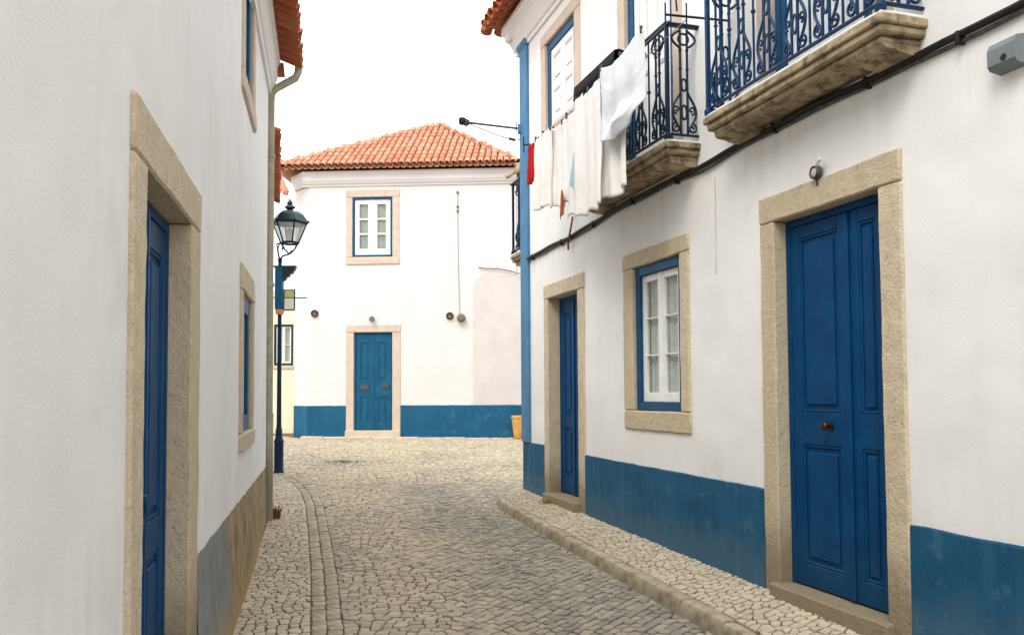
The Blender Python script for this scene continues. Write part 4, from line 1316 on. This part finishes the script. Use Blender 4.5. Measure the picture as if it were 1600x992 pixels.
# ------------------------------------------------------------------ things on the right-hand wall
cb = MB()
path = []; path2 = []
for i in range(60):
    x = .28 + (XE - .6) * i / 59
    z = 3.505 - .085 * max(0, 1 - (x - .28) / 3.6) + .012 * math.sin(x * 2.3) + .006 * math.sin(x * 6.1)
    path.append((x, -.028, z)); path2.append((x, -.016 - .004 * math.sin(x * 9), z - .03 + .006 * math.sin(x * 4.7)))
CB = tag(empty('cable_run', FR.w(.28, 0, 0), FR.a), 'thick black cable running along the wall under the balconies', 'cable')
sh_ = lambda P_: [(x - .28, y, z) for x, y, z in P_]
MB().tube(sh_(path), .021, 8).build('main_cable', 'black', CB, True)
MB().tube(sh_(path2), .012, 6).build('thin_cable', 'grey_iron', CB, True)
for x in (.5, 1.6, 2.6, 3.6, 4.5, 5.95, 6.9, 7.6):
    z = 3.505 - .085 * max(0, 1 - (x - .28) / 3.6) + .012 * math.sin(x * 2.3)
    MB().box(x - .293, x - .267, -.052, .0, z - .05, z + .02, .004).build('cable_clip', 'black', CB)
dc = tag(MB().tube([(0, 0, 0), (.01, -.02, -.09), (-.03, -.03, -.2), (-.10, -.02, -.30), (-.13, -.01, -.36)], .012, 6).build('loose_cable', 'leafbrown', None, True), 'short loose brown cable end dangling below the laundry', 'cable')
dc.location = FR.w(1.98, -.03, 3.66); dc.rotation_euler = (0, 0, FR.a)
BX = tag(empty('junction_box', FR.w(7.82, 0, 3.2), FR.a), 'grey plastic junction box below the black cable', 'junction box')
b_ = MB(); b_.prism([(0, 0), (-.07, .012), (-.085, .03), (-.085, .11), (-.07, .14), (0, .155)], 0, .16); b_.build('case', 'box', BX)
MB().lathe([(.018, 0), (.018, .003), (.012, .004), (.001, .0035)], 12, (.095, -.083, .05), 'y').build('cable_hole', 'black', BX, True)
WL = tag(empty('wall_lamp', FR.w(6.405, -.018, 3.068), FR.a), 'small round metal wall lamp above the large double door', 'lamp')
MB().lathe([(.044, 0), (.047, .016), (.043, .036), (.037, .04), (.032, .032)], 18, (0, 0, 0), 'y').build('ring_body', 'grey_iron', WL, True)
MB().lathe([(.032, .030), (.022, .036), (.001, .039)], 18, (0, 0, 0), 'y').build('lens', 'stone_pale', WL, True)
MB().tube([(.02, -.02, .045), (.05, -.03, .07), (.075, -.025, .072)], .014, 8).build('elbow', 'white', WL, True)
MB().tube([(0, -.01, -.05), (0.004, -.01, -.085)], .006, 6).build('tail', 'grey_iron', WL)
# street-light arm on the corner strip
SA = tag(empty('street_light_arm', FR.w(-.0, -.04, 5.28), 0), 'horizontal iron light arm reaching left from the blue corner strip', 'street light')
MB().tube([(.02, -.0, 0), (-.78, -.05, .085)], .016, 8).build('arm', 'grey_iron', SA)
MB().box(-.84, -.74, -.11, .0, .05, .14, .02).build('lamp_head', 'black', SA)
MB().lathe([(.03, -.04), (.05, -.02), (.05, .03), (.02, .05)], 10, (-.74, -.05, .075)).build('collar', 'grey_iron', SA, True)
MB().box(-.03, .05, -.05, .03, -.07, .06, .012).build('wall_plate', 'strip', SA)
MB().tube([(-.70, -.05, .06), (-.5, -.04, -.02), (-.3, -.03, -.10), (-.12, -.02, -.145), (.0, 0, -.15)], .008, 6).build('wire', 'steel', SA)
MB().tube([(-.15, -.02, -.14), (-.06, -.01, -.16)], .022, 8).build('wire_joint', 'grey_iron', SA)
MB().tube([(-.045, -.0, .10), (-.045, 0, -.04)], .008, 6).build('pin', 'grey_iron', SA)

# ------------------------------------------------------------------ washing line and laundry
LY = -.52
def line_z(x): return 4.475 - .035 * math.sin(math.pi * (x - 1.85) / 3.5)
CL = tag(empty('washing_line', FR.w(0, 0, 0), FR.a), 'wire washing line strung on two arms outside the darker balcony', 'washing line')
MB().tube([(x, LY, line_z(x)) for x in np.linspace(1.8, 5.35, 20)], .004, 5).build('line', 'steel', CL)
MB().tube([(x, LY + .14, line_z(x) + .02) for x in np.linspace(1.8, 5.35, 20)], .004, 5).build('line', 'steel', CL)
for x in (1.8, 5.35):
    a = MB(); a.tube([(x, .02, 4.53), (x, LY - .04, 4.51)], .009, 6); a.tube([(x, LY - .04, 4.42), (x, LY - .04, 4.60)], .007, 6); a.tube([(x, LY + .14, 4.45), (x, LY + .14, 4.62)], .007, 6)
    a.build('line_arm', 'iron', CL)
# bent wire hook above the near end
MB().tube([(5.05, -.30, 4.70), (5.07, -.32, 4.80), (5.04, -.36, 4.86), (4.95, -.42, 4.90), (4.85, -.46, 4.97)], .008, 6).build('wire_hook', 'iron', CL)
MB().tube([(5.07, -.32, 4.80), (5.08, -.34, 4.88), (5.06, -.34, 4.94)], .007, 6).build('wire_hook', 'iron', CL)
PEG = MB().box(-.006, .006, -.012, .012, -.035, .025, .002).mesh('clothes_peg', 'grey_iron')
def cloth(name, x0, x1, bot, folds, amp, mat, label, seed, y=LY, cat='laundry', topf=None, flare=0., swag=0., nx=44, nz=36, twist=0.):
    m = MB(); rg = random.Random(seed); ph = [rg.uniform(0, 6.28) for _ in range(5)]
    w = x1 - x0
    for j in range(nz + 1):
        t = j / nz
        for i in range(nx + 1):
            s = i / nx
            zt = (topf(s) if topf else line_z(x0 + w * s)) - .018 * (1 - abs(math.cos(math.pi * s * max(1, round(folds / 2)))))
            zb = bot(s)
            sag = swag * math.sin(math.pi * s) * math.sin(math.pi * min(1, t * 1.15)) * .3
            z = zt + (zb - zt) * t - sag
            x = x0 + w * (s + flare * t * (s - .5)) + .012 * math.sin(3 * t + ph[0]) * t
            sw = s + .09 * noise.noise(Vector((s * 2.2, t * 1.3, seed * 3.7))) + .03 * noise.noise(Vector((s * 6, t * 3, seed)))
            g_ = .35 + .65 * min(1, t * 1.6)
            f = amp * g_ * (math.sin(folds * math.pi * sw + ph[1]) * (.6 + .8 * noise.noise(Vector((s * 3, t * .8, seed + 9)))) + .55 * math.sin(folds * 2.3 * math.pi * sw + ph[2]) + .5 * noise.noise(Vector((s * folds * 1.6, t * 1.1, seed + 4))))
            if swag: f += .035 * math.sin(10 * t - 14 * (s - .5) ** 2 + ph[4]) * math.sin(math.pi * s) * t
            f += .004 * noise.noise(Vector((s * 9, t * 14, seed)))
            m.v.append((x - x0, f, z - zt0(x0, topf)))
    n = nx + 1
    for j in range(nz):
        for i in range(nx): m.f.append((j * n + i, j * n + i + 1, (j + 1) * n + i + 1, (j + 1) * n + i))
    o = m.build(name, mat, None, True, fix=False)
    md = o.modifiers.new('thickness', 'SOLIDIFY'); md.thickness = .004; md.offset = 0
    o.location = FR.w(x0, y, zt0(x0, topf)); o.rotation_euler = (0, 0, FR.a)
    tag(o, label, cat, 'laundry on the washing line')
    for s in (.03, .5, .97):
        if (s == .5 and w < .3) or name in ('rust_cloth', 'blue_cloth'): continue
        xx = x0 + w * s
        q = link('clothes_peg', PEG); q.location = FR.w(xx, y, (topf(s) if topf else line_z(xx)) + .006); q.rotation_euler = (0, 0, FR.a)
        tag(q, 'small dark clothes peg on the washing line', 'clothes peg', 'clothes pegs on the washing line')
    return o
def zt0(x0, topf): return topf(0) if topf else line_z(x0)
cloth('red_cloth', 1.88, 2.14, lambda s: 4.02 + .05 * s, 3, .035, 'cloth_red', 'small red cloth at the far end of the washing line', 1)
cloth('white_towel', 2.16, 2.68, lambda s: 3.66 - .03 * s, 3, .030, 'cloth', 'narrow white towel next to the red cloth', 2, y=LY - .02)
cloth('white_towel', 2.60, 3.18, lambda s: 3.60 - .05 * s + .015 * math.sin(11 * s), 3, .034, 'cloth', 'white towel just left of the rust brown cloth', 12, y=LY + .03)
cloth('rust_cloth', 2.99, 3.08, lambda s: 3.40 + .05 * s, 1, .01, 'cloth_brown', 'thin rust brown cloth hanging between white towels', 3, y=LY - .03, topf=lambda s: 3.72 - .2 * abs(s - .5), nx=8)
cloth('white_cloth', 3.08, 3.74, lambda s: 3.40 - .03 * s + .02 * math.sin(9 * s), 2.4, .034, 'cloth', 'white cotton cloth with pale blue edge, middle of the washing line', 4, y=LY)
cloth('blue_cloth', 3.40, 3.60, lambda s: 3.64 - .1 * s, 2, .010, 'cloth_blue', 'pale blue cloth edge peeping between the white clothes', 5, y=LY - .075, topf=lambda s: 3.72 + .55 * s, nx=12)
cloth('white_cloth', 3.55, 4.16, lambda s: 3.30 + .012 * math.sin(15 * s), 2.2, .040, 'cloth', 'long white cloth hanging lowest on the washing line', 6, flare=.08, y=LY - .07)
cloth('white_cloth', 4.02, 4.60, lambda s: 3.36 + .02 * math.sin(9 * s), 2.4, .042, 'cloth', 'white cloth with creased hem hanging partly behind the bluish sheet', 16, flare=.10, y=LY - .02)
cloth('white_sheet', 4.24, 5.10, lambda s: 3.79 + .42 * (s - .38) ** 2, 2.2, .026, 'cloth_cool', 'bluish white sheet draped nearest the iron railing', 7, topf=lambda s: 4.50 - .10 * math.sin(math.pi * s) * (1 - s), swag=.3, y=LY - .11)
# black cloth folded over the handrail behind the line
bk = MB(); nb_ = 30
sec = [(-.345, 4.56), (-.343, 4.64), (-.335, 4.708), (-.285, 4.722), (-.235, 4.708), (-.228, 4.62), (-.226, 4.56)]
for i in range(nb_ + 1):
    x = i / nb_ * 1.05
    for y_, z_ in sec:
        w_ = .012 * noise.noise(Vector((x * 5, y_ * 8, 2)))
        dz = (.03 * noise.noise(Vector((x * 3, y_ * 9, 7))) if z_ < 4.6 else 0)
        bk.v.append((x, y_ + w_ * (1 if z_ < 4.7 else .2), z_ + dz - 3.7))
k_ = len(sec)
for i in range(nb_):
    for j in range(k_ - 1): bk.f.append((i * k_ + j, i * k_ + j + 1, (i + 1) * k_ + j + 1, (i + 1) * k_ + j))
bo = bk.build('black_cloth', 'cloth_black', None, True, fix=False)
md = bo.modifiers.new('thickness', 'SOLIDIFY'); md.thickness = .006; md.offset = 1
bo.location = FR.w(2.84, 0, 3.83); bo.rotation_euler = (0, 0, FR.a)
tag(bo, 'black cloth bundled on the balcony handrail behind the white laundry', 'laundry')
wv = tag(MB().tube([(0, 0, 0), (.002, -.002, -.3), (-.004, 0, -.6), (-.006, -.002, -.78)], .0045, 5).build('wall_wire', 'plaster2', None, True), 'thin pale wire running down the wall between window and large door', 'wire')
wv.location = FR.w(5.09, -.004, 3.36); wv.rotation_euler = (0, 0, FR.a)
